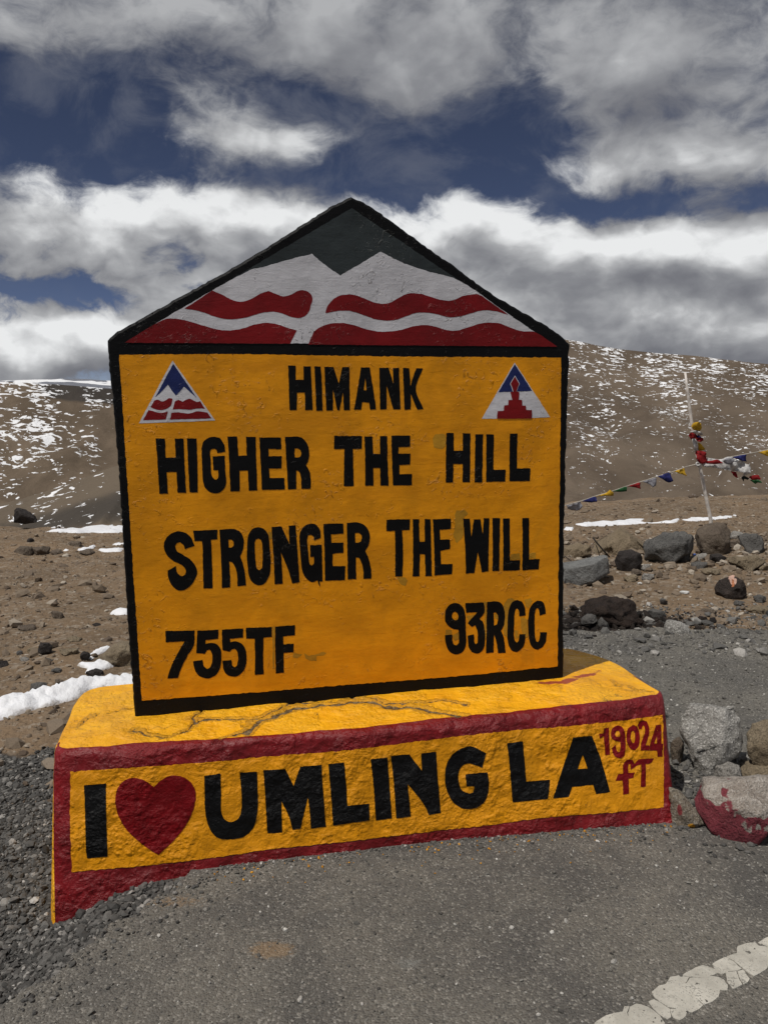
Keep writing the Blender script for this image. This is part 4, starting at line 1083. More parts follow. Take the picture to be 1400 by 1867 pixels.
hill('near_spur', [(-1600, 985), (-500, 965), (-120, 938), (0, 921), (60, 905), (120, 885), (175, 863), (215, 848), (330, 815), (480, 800), (640, 806), (760, 835), (900, 890), (1060, 960), (1200, 990)], 260, 430, -13.0, M_spur,
     lambda a, s: .82 + .3 * nz2(a, s, .9, 33) + .1 * sstep(.5, 1, s), lambda a, s: .8 * np.exp(-((s - .62) / .2) ** 2) - .1, 37, 3.2, back=1.9)

# ------------------------------------------------------------------ stones and rocks
rng = np.random.default_rng(7)
_t = (1 + 5 ** .5) / 2
ICO_V = np.array([(-1, _t, 0), (1, _t, 0), (-1, -_t, 0), (1, -_t, 0), (0, -1, _t), (0, 1, _t), (0, -1, -_t), (0, 1, -_t), (_t, 0, -1), (_t, 0, 1), (-_t, 0, -1), (-_t, 0, 1)]) / math.hypot(1, _t)
ICO_F = np.array([(0,11,5),(0,5,1),(0,1,7),(0,7,10),(0,10,11),(1,5,9),(5,11,4),(11,10,2),(10,7,6),(7,1,8),(3,9,4),(3,4,2),(3,2,6),(3,6,8),(3,8,9),(4,9,5),(2,4,11),(6,2,10),(8,6,7),(9,8,1)])
def rand_rot(n):
    q = rng.normal(size=(n, 4)); q /= np.linalg.norm(q, axis=1)[:, None]
    w, x, y, z = q.T
    return np.stack([np.stack([1-2*(y*y+z*z), 2*(x*y-z*w), 2*(x*z+y*w)], 1), np.stack([2*(x*y+z*w), 1-2*(x*x+z*z), 2*(y*z-x*w)], 1), np.stack([2*(x*z-y*w), 2*(y*z+x*w), 1-2*(x*x+y*y)], 1)], 1)
def stones(name, P, size, mat, tint, label, cat=None, flat=(.55, .9)):
    n = len(P)
    base = ICO_V[None] * (1 + rng.uniform(-.28, .28, (n, 12, 1)))
    sc = np.stack([rng.uniform(.8, 1.25, n), rng.uniform(.65, 1.0, n), rng.uniform(.45, .8, n)], 1)
    v = np.einsum('nij,nkj->nki', rand_rot(n), base * sc[:, None])
    v[:, :, 2] *= rng.uniform(flat[0], flat[1], n)[:, None]
    v = v * size[:, None, None] + P[:, None]
    F = (ICO_F[None] + (np.arange(n) * 12)[:, None, None]).reshape(-1, 3)
    o = mesh_obj(name, v.reshape(-1, 3), F, mat, attrs={'tint': np.repeat(tint, 12)})
    return tag(o, label, cat, kind='stuff')
road_poly = E0
foot = np.array([(-1.10, 2.20), (-.383, 2.32), (.229, 2.42), (1.0, 2.50), (1.03, 2.9), (.95, 3.15), (.82, 3.26), (-1.2, 2.9)])
def spread(n, xr, yr, keep):
    out = []; tot = 0
    while tot < n:
        q = np.stack([rng.uniform(*xr, n), rng.uniform(*yr, n)], 1); q = q[keep(q)]
        out.append(q); tot += len(q)
    return np.concatenate(out)[:n]
# loose dark gravel of the shoulder
p = spread(46000, (-3.0, -.45), (.9, 3.45), lambda q: (~in_poly(q, road_poly) | ((rng.random(len(q)) < .16) & ~in_poly(q - np.array([.09, -.04]), road_poly)) | ((rng.random(len(q)) < .03) & ~in_poly(q - np.array([.25, -.1]), road_poly))) & ~in_poly(q, foot) & (q[:, 1] + .25 * (q[:, 0] + 1.5) < 3.42 + .18 * n2(q[:, 0], q[:, 1], 4, 2, 51)) & (q[:, 0] > -.75 * q[:, 1] - .6))
sz = rng.gamma(1.7, .0026, len(p)) + .0028; sz = np.clip(sz, .003, .024)
z = np.where(in_poly(p, road_poly), road_z(p[:, 0], p[:, 1]) + sz * .25, ground_z(p[:, 0], p[:, 1]) + sz * rng.uniform(-.1, .55, len(p)))
sz = np.where(in_poly(p, road_poly), sz * .6, sz)
tint = np.clip(rng.beta(1.6, 2.6, len(p)) + (rng.random(len(p)) > .975) * .45, 0, 1)
stones('gravel', np.c_[p, z], sz, S_gravel, tint, 'loose dark grey gravel along the broken road edge')
# chips lying on the asphalt
p = spread(12000, (-1.2, 3.2), (.9, 4.75), lambda q: in_poly(q, road_poly) & ~in_poly(q, foot) & (np.abs(q[:, 0]) < .62 * q[:, 1] + .35))
near = np.exp(-np.maximum(0, np.interp(p[:, 0], _bx, _by) - p[:, 1]) / .12) * (p[:, 1] < np.interp(p[:, 0], _bx, _by))
sz = np.clip(rng.gamma(1.5, .0011, len(p)) + .0012 + near * rng.random(len(p)) * .004, .0012, .011) * (1 + .5 * (p[:, 1] > 3.3))
z = road_z(p[:, 0], p[:, 1]) + sz * .3
stones('road_chips', np.c_[p, z], sz, S_road, np.clip(rng.beta(1.5, 2.2, len(p)) + (rng.random(len(p)) > .96) * .5, 0, 1), 'small stone chips strewn over the asphalt')
# rubble in the soil
def vis(q): return (np.abs(q[:, 0]) < .58 * q[:, 1] + .6)
p = spread(20000, (-8.5, 8.5), (2.9, 12.9), lambda q: vis(q) & ~in_poly(q, road_poly) & ~in_poly(q, foot) & (rng.random(len(q)) < np.clip(5.0 / q[:, 1], .3, 1)))
sz = np.clip(.006 + rng.pareto(2.3, len(p)) * .007, .006, .075)
z = ground_z(p[:, 0], p[:, 1]) + sz * rng.uniform(-.2, .3, len(p))
stones('rubble', np.c_[p, z], sz, S_soil, np.clip(rng.beta(1.8, 2.2, len(p)), 0, 1), 'small stones scattered over the brown soil')
p = spread(2600, (.2, 4.6), (4.2, 5.4), lambda q: vis(q) & ~in_poly(q, foot))
sz = np.clip(.006 + rng.pareto(2.4, len(p)) * .006, .006, .045)
z = np.maximum(ground_z(p[:, 0], p[:, 1]), np.where(in_poly(p, road_poly), 0, -9)) + sz * .25
stones('verge_gravel', np.c_[p, z], sz, S_gravel, np.clip(rng.beta(2.2, 1.8, len(p)), 0, 1), 'grey gravel where the asphalt runs out behind the plinth')
# broken stone heaped along the bank below the flag pole
bk = on_ground_many(np.stack([rng.uniform(1030, 1440, 750), rng.normal(1012, 26, 750)], 1)); bk = bk[(bk[:, 1] < 12) & (bk[:, 1] > 5)]
sz = np.clip(.014 + rng.pareto(2.3, len(bk)) * .018, .014, .062)
stones('broken_stone', bk + np.array([0, 0, 1]) * (sz * .25)[:, None], sz, S_soil, np.clip(rng.beta(2.4, 1.7, len(bk)), 0, 1), 'broken stones heaped along the bank below the flag pole')
# charred crumbs round the burnt heap
hc = on_ground(1100, 1140)
p = np.stack([rng.normal(hc[0] - .05, .36, 4200), rng.normal(hc[1] - .02, .17, 4200)], 1); p = p[~in_poly(p, foot)]
sz = np.clip(.006 + rng.pareto(2.6, len(p)) * .006, .006, .04)
stones('burnt_crumbs', np.c_[p, ground_z(p[:, 0], p[:, 1]) + sz * .3], sz, S_burnt, np.clip(rng.beta(1.4, 3, len(p)), 0, 1), 'black burnt crumbs spread round the earth heap')
# dark grit packed between the rocks at the plinth's end
gc = zpix(1320, 1440)
p = np.stack([rng.normal(gc[0], .24, 2200), rng.normal(gc[1], .20, 2200)], 1); p = p[~in_poly(p, foot)]
sz = np.clip(rng.gamma(1.7, .0028, len(p)) + .003, .003, .022)
stones('grit', np.c_[p, road_z(p[:, 0], p[:, 1]) + sz * .3], sz, S_gravel, np.clip(rng.beta(1.4, 2.4, len(p)), 0, 1), 'dark grit lying between the rocks beside the plinth')
# grit in the joint between plinth and road
jx_ = rng.uniform(-.56, 1.02, 1500); jy_ = np.interp(jx_, _bx, _by) - rng.gamma(1.1, .016, 1500)
js = np.clip(rng.gamma(1.5, .0011, 1500) + .0012, .0012, .008)
stones('joint_grit', np.c_[jx_, jy_, road_z(jx_, jy_) + js * .4], js, S_road, np.clip(rng.beta(1.3, 2.6, 1500), 0, 1), 'dark grit along the foot of the plinth')
# flakes of yellow paint below the plinth
px_ = rng.uniform(-.58, 1.0, 150); d_ = rng.gamma(1.3, .035, 150)
py_ = np.interp(px_, _bx, _by) - .008 - d_
stones('paint_flakes', np.c_[px_, py_, road_z(px_, py_) + .002], rng.uniform(.0012, .005, 150), S_flake, rng.random(150), 'crumbs of yellow paint on the road below the plinth')

def facing(g):
    """horizontal frame at a ground point: right and away from the camera"""
    a = np.array([g[0], g[1], 0]); a /= np.linalg.norm(a)
    return np.array([a[1], -a[0], 0]), a
def rock(name, outline, mat, label, depth=.8, seed=0, cat='rock', group=None, cuts=4, noise=.038, lean=0.0, contact=None, splash=None, splash2=None, sink=.03, ncut=6):
    """a stone whose outline as seen from the road is given in photo px; it gets its real size from where it stands"""
    O = np.asarray(outline, float)
    if len(O) == 4 and O.ndim == 1:
        cx, bot, w, h = O; r_ = np.random.default_rng(seed + 99)
        t = np.linspace(0, 2 * np.pi, 8)[:-1] + r_.uniform(-.38, .38, 7)
        rr = r_.uniform(.78, 1.18, 7)
        O = np.stack([cx + w / 2 * np.cos(t) * rr, bot - h / 2 + h / 2 * np.sin(t) * rr], 1)
        O[:, 1] = np.minimum(O[:, 1], bot)
    lo = O[:, 1].max(); cxm = (O[:, 0].min() + O[:, 0].max()) / 2
    cp = contact or (cxm, lo - .08 * (lo - O[:, 1].min()))
    g = on_ground(cp[0], max(cp[1], crest_py(cp[0]) + 1.0))
    rgt, awy = facing(g)
    d = _F[None] * FPX + _R[None] * (O[:, :1] - 700) + _D[None] * (O[:, 1:] - 933.5)
    t = ((g - CAM) @ awy) / (d @ awy)
    Q = CAM + d * t[:, None] - g
    u, w = Q @ rgt, Q[:, 2]
    wid = u.max() - u.min(); hei = w.max() - w.min(); dep = depth * max(wid * .8, hei * .6)
    uc, wc = u.mean(), w.min() + hei * .42
    r_ = np.random.default_rng(seed)
    pts = []
    for k, (sc, off) in enumerate(((.62, -.50), (1.0, -.10), (.96, .25), (.55, .62))):
        for a, b in zip(u, w):
            j = r_.uniform(-.09, .09, 3)
            ub = uc + (a - uc) * (sc + j[0]); wb = wc + (b - wc) * (sc + j[1])
            if b < wc and k in (0, 3): wb = b
            pts.append(rgt * ub + awy * (dep * (off + j[2]) + lean * (wb - w.min())) + np.array([0, 0, wb - sink * hei]))
    bm = bmesh.new()
    for q in pts: bm.verts.new(q)
    r = bmesh.ops.convex_hull(bm, input=bm.verts)
    bmesh.ops.delete(bm, geom=[e for e in set(r['geom_interior'] + r['geom_unused']) if isinstance(e, bmesh.types.BMVert)], context='VERTS')
    # broken faces: the stone is cut by a few planes
    cg = np.array([v.co for v in bm.verts]).mean(0)
    for _ in range(ncut):
        nn = r_.normal(size=3) * np.array([1, 1, .8]) - awy * .55 + np.array([0, 0, .35]); nn /= np.linalg.norm(nn)
        cc = np.array([v.co for v in bm.verts]); sp_ = ((cc - cg) @ nn).max()
        bmesh.ops.bisect_plane(bm, geom=list(bm.verts) + list(bm.edges) + list(bm.faces), plane_co=cg + nn * sp_ * r_.uniform(.66, .86), plane_no=nn, clear_outer=True)
        cc = [v.co.copy() for v in bm.verts]; bm.clear()
        for q in cc: bm.verts.new(q)
        r = bmesh.ops.convex_hull(bm, input=bm.verts)
        bmesh.ops.delete(bm, geom=[e for e in set(r['geom_interior'] + r['geom_unused']) if isinstance(e, bmesh.types.BMVert)], context='VERTS')
    bmesh.ops.dissolve_limit(bm, angle_limit=math.radians(14), verts=bm.verts, edges=bm.edges)
    bmesh.ops.triangulate(bm, faces=bm.faces)
    bmesh.ops.subdivide_edges(bm, edges=bm.edges, cuts=cuts, use_grid_fill=True)
    for _ in range(1): bmesh.ops.smooth_vert(bm, verts=bm.verts, factor=.14, use_axis_x=True, use_axis_y=True, use_axis_z=True)
    bm.normal_update()
    co = np.array([v.co for v in bm.verts]); no = np.array([v.normal for v in bm.verts])
    s = max(wid, hei)
    rid = 1 - 2 * np.abs(fbm(co / s * 2.6 + seed, 2, seed + 7))
    disp = s * noise * (.7 * fbm(co / s * 3.1 + seed, 3, seed) + .5 * fbm(co / s * 10 + seed, 3, seed + 3) - .35 * rid)
    co = co + no * disp[:, None]
    F = [[v.index for v in f.verts] for f in bm.faces]; bm.free()
    at = {}
    if splash: at['splash'] = splash(co @ rgt / wid, co @ awy / wid, (co[:, 2] - w.min()) / hei)
    if splash2: at['splash2'] = splash2(co @ rgt / wid, co @ awy / wid, (co[:, 2] - w.min()) / hei)
    o = mesh_obj(name, co + g, F, mat, smooth=True, origin=g, attrs=at or None)
    return tag(o, label, cat, group)
RB = 'rocks heaped at the right end of the plinth'
rock('rock', [(1240, 1310), (1256, 1298), (1343, 1300), (1350, 1330), (1350, 1368), (1332, 1395), (1302, 1420), (1278, 1427), (1262, 1405), (1248, 1350)], R_grey, 'grey wedge-shaped rock standing on its point beside the plinth', .75, 1, group=RB, noise=.035, lean=.25, cuts=5)
rock('rock', [(1268, 1448), (1280, 1422), (1320, 1415), (1400, 1418), (1450, 1428), (1452, 1505), (1372, 1524), (1300, 1500), (1274, 1478)], R_redpaint, 'large flat rock with its front splashed crimson', .9, 2, group=RB, noise=.028, cuts=6, ncut=4,
     splash=lambda a, b, c: 1.0 * (1 - sstep(.34, .95, c + .22 * a + .06 + .30 * n2(a, c, 9, 3, 5))) * (b < .1) + .03)
rock('rock', [(1221, 1428), (1232, 1438), (1262, 1468), (1288, 1502), (1282, 1513), (1250, 1517), (1221, 1512)], R_corner, 'small sloping rock dabbed yellow and crimson against the plinth corner', .8, 3, group=RB, noise=.03, cuts=5,
     splash=lambda a, b, c: .75 * np.exp(-(((a + .25) / .12) ** 2 + ((c - .55) / .2) ** 2)) + .7 * np.exp(-(((a - .25) / .14) ** 2 + ((c - .02) / .12) ** 2)), splash2=lambda a, b, c: .9 * np.exp(-(((a - .06) / .13) ** 2 + ((c - .22) / .16) ** 2)))
rock('rock', [(1352, 1348), (1366, 1322), (1400, 1314), (1452, 1330), (1455, 1385), (1402, 1394), (1368, 1384)], R_tan, 'rounded tan rock at the right edge above the crimson rock', .9, 4, group=RB, contact=(1400, 1420))
rock('rock', [(1286, 1418), (1300, 1396), (1326, 1390), (1346, 1398), (1352, 1412), (1345, 1430), (1290, 1430)], R_pale, 'speckled pale rock behind the left part of the crimson rock', .8, 5, group=RB)
rock('rock', [(1343, 1405), (1360, 1392), (1400, 1392), (1445, 1398), (1445, 1430), (1345, 1430)], R_tan, 'speckled low rock behind the right part of the crimson rock', .8, 6, group=RB)
rock('rock', [(1222, 1348), (1238, 1344), (1249, 1358), (1248, 1378), (1232, 1400), (1222, 1398)], R_brown, 'small brown rock wedged between plinth and grey wedge rock', .9, 7, group=RB)
rock('rock', [(1336, 1388), (1346, 1372), (1362, 1372), (1376, 1388), (1374, 1400), (1340, 1400)], R_grey, 'little grey stone between the wedge rock and the tan rock', .9, 8, group=RB)
for k, (cx, b, w, h, mt, lb) in enumerate(((1283, 1526, 16, 12, R_grey, 'tiny grey stone at the foot of the sloping corner rock'), (1300, 1514, 20, 14, R_pale, 'tiny pale stone tucked below the crimson rock'), (1368, 1530, 18, 12, R_pale, 'tiny whitish stone in front of the crimson rock'), (1272, 1240 + 29, 15, 9, R_slate, 'lone dark pebble on the grey road right of the plinth'))):
    rock('stone', (cx, b, w, h), mt, lb, .9, 40 + k, cat='stone', cuts=3)

RM = 'rocks strewn behind the road on the right'
rock('boulder', [(1262, 978), (1272, 960), (1300, 948), (1318, 944), (1329, 948), (1331, 975), (1327, 1008), (1320, 1016), (1290, 1002), (1264, 998)], R_brown, 'big brown boulder at the foot of the flag pole', .9, 11, 'boulder', RM, noise=.03)
rock('boulder', [(1173, 995), (1180, 984), (1205, 972), (1240, 968), (1268, 968), (1276, 990), (1272, 1018), (1240, 1024), (1190, 1026), (1176, 1015)], R_conc, 'dark grey pebbly concrete lump left of the brown boulder', .8, 12, 'boulder', RM, noise=.05)
rock('boulder', [(1119, 1022), (1128, 1003), (1150, 1001), (1168, 1008), (1172, 1018), (1164, 1036), (1142, 1044), (1122, 1036)], R_dark, 'angular dark brown boulder above the pile of four small stones', .9, 13, 'boulder', RM, noise=.03)
rock('boulder', [(1345, 975), (1360, 972), (1393, 974), (1396, 995), (1385, 1010), (1362, 1006), (1350, 990)], R_slate, 'dark grey angular boulder at the right edge by the pole', .8, 14, 'boulder', RM)
rock('boulder', [(1320, 1018), (1334, 1010), (1366, 1008), (1392, 1016), (1396, 1026), (1372, 1037), (1346, 1038), (1330, 1028)], R_tan, 'long tan boulder lying below the dark angular boulder', .8, 15, 'boulder', RM)
rock('boulder', [(1075, 1000), (1094, 984), (1116, 967), (1130, 962), (1146, 965), (1172, 982), (1190, 996), (1190, 1008), (1080, 1010)], R_sand, 'low sandy yellow mound of rock left of the concrete lump', .9, 16, 'boulder', RM, noise=.03)
rock('rock', [(1020, 1008), (1030, 994), (1052, 990), (1075, 996), (1080, 1008), (1060, 1014), (1022, 1016)], R_sand, 'sandy rock half hidden by the right edge of the sign', .9, 17, group=RM)
rock('rock', [(1018, 1060), (1022, 1030), (1060, 1018), (1100, 1012), (1120, 1018), (1122, 1040), (1090, 1052), (1050, 1066), (1026, 1068)], R_ashgrey, 'smooth pale grey slab leaning beside the dark brown boulder', .7, 18, group=RM, noise=.025)
for k, (ol, mt, lb) in enumerate((
    ((1156, 1050, 26, 16), R_brown, 'brown stone at the left of the little pile below the dark boulder'), ((1178, 1042, 22, 15), R_pale, 'black and white speckled stone on top of the little pile'),
    ((1181, 1058, 26, 14), R_pale, 'pale stone at the right of the little pile'), ((1150, 1060, 30, 12), R_tan, 'flat tan stone at the front of the little pile'),
    ((1246, 1025, 26, 17), R_slate, 'round dark stone in front of the concrete lump'), ((1278, 1025, 36, 18), R_pale, 'whitish speckled stone under the big brown boulder'),
    ((1307, 1026, 28, 18), R_dark, 'dark stone under the right side of the big brown boulder'), ((1276, 1038, 44, 14), R_slate, 'flat dark slab in front of the whitish speckled stone'),
    ((1295, 1048, 42, 13), R_tan, 'flat tan stone just below the flat dark slab'), ((1340, 1000, 28, 18), R_brown, 'brown stone between brown boulder and long tan boulder'),
    ((1342, 985, 30, 18), R_pale, 'speckled stone behind the brown boulder at the right'), ((1393, 1040, 30, 12), R_tan, 'tan stone at the right edge beside the long tan boulder'),
    ((1208, 1102, 14, 12), R_slate, 'small dark upright stone above the slate slab'), ((1345, 1104, 26, 10), R_slate, 'flat slate chip below the charred stone'),
    ((1385, 1098, 30, 14), R_slate, 'grey stone at the right edge below the charred stone'), ((1384, 1118, 44, 16), R_tan, 'pale tan stone at the right edge near the asphalt'),
    ((1290, 1124, 40, 14), R_brown, 'flat brown stone right of the slate slab'), ((1268, 1142, 26, 10), R_slate, 'thin grey stone right of the pale angular rock'), ((1313, 1150, 20, 13), R_slate, 'dark stone on the verge right of the pale angular rock'),
    ((1365, 1170, 12, 10), R_dark, 'black chip on the road at the far right'), ((1355, 1190, 13, 7), R_dark, 'lower black chip on the road at the far right'), ((1133, 1169, 18, 8), R_dark, 'black stone on the verge below the dark earth heap'), ((1187, 1145, 24, 11), R_slate, 'grey stone right of the dark earth heap'))):
    rock('stone', ol, mt, lb, .9, 60 + k, cat='stone', group=RM, cuts=3)
rock('rock', [(1176, 1124), (1178, 1110), (1186, 1107), (1208, 1110), (1213, 1122), (1200, 1128), (1180, 1127)], R_slate, 'dark blue-grey slate slab right of the dark earth heap', .8, 19, group=RM, noise=.02)
rock('rock', [(1208, 1148), (1213, 1130), (1222, 1128), (1242, 1134), (1258, 1148), (1257, 1158), (1232, 1162), (1212, 1156)], R_grey, 'pale grey angular rock at the edge of the asphalt', .9, 20, group=RM)
rock('rock', [(1303, 1068), (1308, 1055), (1324, 1052), (1336, 1048), (1350, 1052), (1359, 1066), (1360, 1086), (1345, 1090), (1312, 1090), (1304, 1080)], R_burnt, 'charred dark stone with a bright pinkish broken top', .9, 21, group=RM,
     splash=lambda a, b, c: 1.0 * np.exp(-(((a - .02) / .13) ** 2 + ((c - .92) / .30) ** 2)) * (c > .45) + .45 * n2(a, c, 14, 3, 8) * np.exp(-((a - .02) / .2) ** 2), splash2=lambda a, b, c: .8 * np.exp(-(((a - .04) / .07) ** 2 + ((c - .72) / .2) ** 2)))
rock('earth_heap', [(1060, 1122), (1066, 1104), (1074, 1094), (1098, 1089), (1132, 1094), (1148, 1103), (1156, 1118), (1168, 1132), (1110, 1138), (1066, 1134)], R_ash, 'heap of black burnt earth beside the right edge of the sign', .9, 22, 'heap', noise=.075, cuts=9, ncut=0)
rock('rock', [(1058, 1128), (1070, 1119), (1086, 1122), (1090, 1132), (1076, 1138), (1060, 1136)], R_slate, 'left grey stone lying on the black earth heap', .8, 23, group=RM, cuts=3, contact=(1075, 1148))
rock('rock', [(1084, 1136), (1096, 1124), (1108, 1136), (1110, 1146), (1092, 1146)], R_slate, 'right grey stone lying on the black earth heap', .8, 24, group=RM, cuts=3, contact=(1098, 1150))
RL = 'rocks on the plain left of the sign'
rock('boulder', [(22, 947), (26, 929), (32, 924), (48, 928), (62, 940), (78, 948), (60, 952), (24, 952)], R_dark, 'dark pointed boulder on the skyline of the left plain', .7, 31, 'boulder', RL)
for k, (ol, mt, lb) in enumerate((
    ((50, 1014, 44, 20), R_brown, 'left one of two brown boulders on the far left plain'), ((78, 1012, 34, 17), R_brown, 'right one of two brown boulders on the far left plain'),
    ((104, 1012, 26, 10), R_brown, 'low brown stone right of the two far boulders'), ((56, 988, 16, 8), R_dark, 'small dark stone behind the two far boulders'), ((138, 996, 30, 10), R_brown, 'flat brown stone near the small far snow patches'), ((160, 1010, 34, 9), R_brown, 'long low stone beside the small far snow patches'),
    ((82, 1194, 32, 24), R_dark, 'dark rounded stone left of the pale boulder'), ((62, 1192, 22, 12), R_tan, 'tan stone touching the dark rounded stone'), ((46, 1206, 22, 10), R_pale, 'pale stone left below the dark rounded stone'),
    ((36, 1194, 16, 8), R_slate, 'little dark stone left of the tan stone'), ((6, 1216, 26, 12), R_dark, 'black stone at the left edge of the picture'), ((70, 1264, 40, 22), R_slate, 'dark grey stone standing behind the snow bank'), ((110, 1246, 24, 8), R_brown, 'flat brown stone behind the snow bank'),
    ((156, 1206, 20, 20), R_dark, 'black stone between the snow scraps and the pale boulder'), ((172, 1232, 40, 10), R_dark, 'flat black stone under the snow scrap'), ((135, 1168, 36, 8), R_tan, 'thin tan stone above the snow scraps'), ((128, 1192, 40, 9), R_tan, 'long tan stone left of the snow scraps'), ((88, 1207, 18, 7), R_slate, 'flat grey stone below the dark rounded stone'), ((104, 1226, 24, 8), R_slate, 'flat dark stone left of the lower snow scrap'),
    ((105, 1128, 26, 15), R_brown, 'brown clod in the middle of the left plain'), ((52, 1148, 40, 9), R_brown, 'low brown clod near the left edge'), ((178, 1142, 18, 6), R_dark, 'small black stone near the sign edge on the left plain'))):
    rock('stone', ol, mt, lb, .9, 90 + k, cat='stone', group=RL, cuts=3)
rock('boulder', [(176, 1208), (190, 1190), (206, 1178), (222, 1172), (260, 1174), (262, 1208), (220, 1212)], R_tan, 'pale sandy boulder half hidden by the left edge of the sign', .9, 32, 'boulder', RL)

# ------------------------------------------------------------------ snow
def snow(outline, hmax, label, seed, slope=.6, sp=.05):
    O = smooth_poly(outline, 6, 70)
    P = on_ground_many([(a, max(b, crest_py(a) + 1.2)) for a, b in O])[:, :2]
    keep = [0]
    for i in range(1, len(P)):
        if np.linalg.norm(P[i] - P[keep[-1]]) > sp * .3: keep.append(i)
    P = P[keep]
    v, f = fill([P], sp)
    dmin = np.sqrt(((v[:, None] - P[None]) ** 2).sum(-1)).min(1)
    hh = np.minimum(dmin * slope, 1) if False else hmax * (1 - np.exp(-dmin * slope / hmax))
    gz = ground_z(v[:, 0], v[:, 1])
    z_ = gz + hh * (1 + .42 * n2(v[:, 0] + .3 * v[:, 1], v[:, 1], 5.3, 4, seed)) + .30 * hmax * n2(v[:, 0], v[:, 1], 30, 3, seed + 2) * (dmin > 1e-6) - .012 * (dmin < 1e-6)
    V = np.c_[v, z_]
    fl = np.cross(V[f[:, 1]] - V[f[:, 0]], V[f[:, 2]] - V[f[:, 0]])[:, 2] < 0; f[fl] = f[fl][:, ::-1]
    g = np.array([*P.mean(0), gz.mean()])
    nV = len(V); B = np.c_[v, gz - .03]
    V = np.concatenate([V, B]); f = np.concatenate([f, f[:, ::-1] + nV])
    rim = np.exp(-(dmin / (.35 * hmax)) ** 1.5)
    o = mesh_obj('snow_patch', V, f, M_snow, smooth=True, origin=g, attrs={'rim': np.concatenate([rim, rim])})
    return tag(o, label, 'snow', 'patches of old snow')
snow([(-330, 1395), (-200, 1350), (-90, 1312), (-30, 1290), (10, 1277), (60, 1266), (110, 1254), (150, 1243), (170, 1240), (215, 1236), (250, 1232), (320, 1229), (320, 1250), (240, 1256), (170, 1262), (140, 1276), (110, 1284), (60, 1296), (10, 1313), (-90, 1345), (-210, 1385), (-330, 1420)], .060, 'long thick bank of white snow beside the plinth', 201, 1.15, .02)
snow([(138, 1214), (165, 1208), (200, 1202), (216, 1213), (196, 1221), (152, 1229), (158, 1220)], .04, 'ragged white snow scrap just above the snow bank', 202, 1.2, .02)
snow([(158, 1198), (172, 1187), (205, 1179), (212, 1184), (178, 1196), (168, 1204)], .03, 'narrow snow scrap lying against the pale sandy boulder', 203, 1.2, .02)
snow([(198, 1120), (214, 1114), (250, 1112), (250, 1121), (212, 1122)], .03, 'small snow streak at the left edge of the sign', 204, 1, .03)
snow([(-60, 954), (0, 955), (60, 955), (110, 955.5), (222, 957), (330, 958), (330, 972), (222, 972), (150, 973), (78, 970), (125, 965), (60, 962), (0, 962), (-60, 962)], .03, 'broad snow strip along the far edge of the left plain', 205, .5, .10)
snow([(140, 1003), (160, 998), (176, 995), (170, 1001), (150, 1006)], .03, 'left of the three little snow streaks on the far left plain', 206, .6, .05)
snow([(178, 1003), (205, 1000), (228, 1000), (222, 1006), (192, 1008)], .03, 'middle of the three little snow streaks on the far left plain', 207, .6, .05)
snow([(202, 994), (214, 990), (230, 989), (228, 994)], .03, 'right of the three little snow streaks on the far left plain', 208, .6, .05)
snow([(113, 1005), (120, 1001), (129, 1002), (122, 1006)], .03, 'tiny snow dot left of the three little streaks', 209, .6, .04)
snow([(1040, 955), (1072, 952), (1110, 950), (1150, 947), (1175, 945), (1168, 951), (1205, 950), (1240, 946), (1232, 953), (1180, 955), (1100, 960), (1060, 960)], .03, 'left half of the long snow streak behind the rocks on the right', 210, .5, .06)
snow([(1238, 948), (1275, 944), (1300, 943), (1345, 938), (1340, 943), (1300, 948), (1262, 951)], .03, 'right half of the long snow streak behind the flag pole', 211, .5, .06)
snow([(1026, 966), (1034, 962), (1046, 963), (1042, 968)], .03, 'small snow spot right beside the sign', 212, .6, .03)

# ------------------------------------------------------------------ cracked white line on the road
LF = (1080, 1690, 4.375)
PIECES = [[(60,745),(110,715),(235,685),(250,645),(290,640),(270,690),(300,774),(285,840),(-30,880),(20,774)], [(285,690),(300,645),(350,622),(420,640),(480,670),(530,715),(570,774),(450,830),(310,830)],
 [(445,605),(490,585),(545,620),(608,660),(622,722),(590,738),(530,700),(480,650)], [(622,664),(680,662),(748,690),(735,720),(690,745),(640,725)],
 [(475,525),(530,480),(585,465),(620,410),(680,400),(768,412),(738,460),(768,502),(818,572),(876,628),(850,655),(790,685),(740,680),(650,650),(600,640),(540,600),(490,560)],
 [(778,414),(870,417),(940,402),(1000,410),(1040,430),(1070,470),(1070,510),(1010,510),(1000,560),(950,600),(888,622),(828,570),(778,500),(748,460)],
 [(710,398),(760,365),(820,335),(870,315),(930,330),(975,350),(985,376),(930,397),(870,409),(790,403)], [(955,305),(1000,275),(1058,250),(1118,285),(1180,338),(1150,352),(1080,357),(1030,382),(985,365),(970,330)],
 [(1060,372),(1142,362),(1162,420),(1186,465),(1140,490),(1110,495),(1075,440)], [(1153,361),(1195,352),(1245,420),(1230,450),(1197,458),(1173,410)],
 [(1068,245),(1150,215),(1155,165),(1230,140),(1290,135),(1320,160),(1395,168),(1400,290),(1390,330),(1340,365),(1285,395),(1240,370),(1193,328),(1130,278)], [(1320,130),(1400,90),(1460,80),(1470,150),(1402,158),(1350,150)],
 [(1405,165),(1470,156),(1560,60),(1640,40),(1650,150),(1560,240),(1440,330),(1404,300)], [(1655,36),(1800,-40),(1880,-60),(1900,40),(1790,110),(1660,150)], [(-60,890),(280,846),(440,840),(300,960),(60,1060),(-200,1020)]]
line = thing('road_marking', tuple(zpix(1250, 1790, .006)), 'cracked off-white painted line across the lower right of the road', 'road marking')
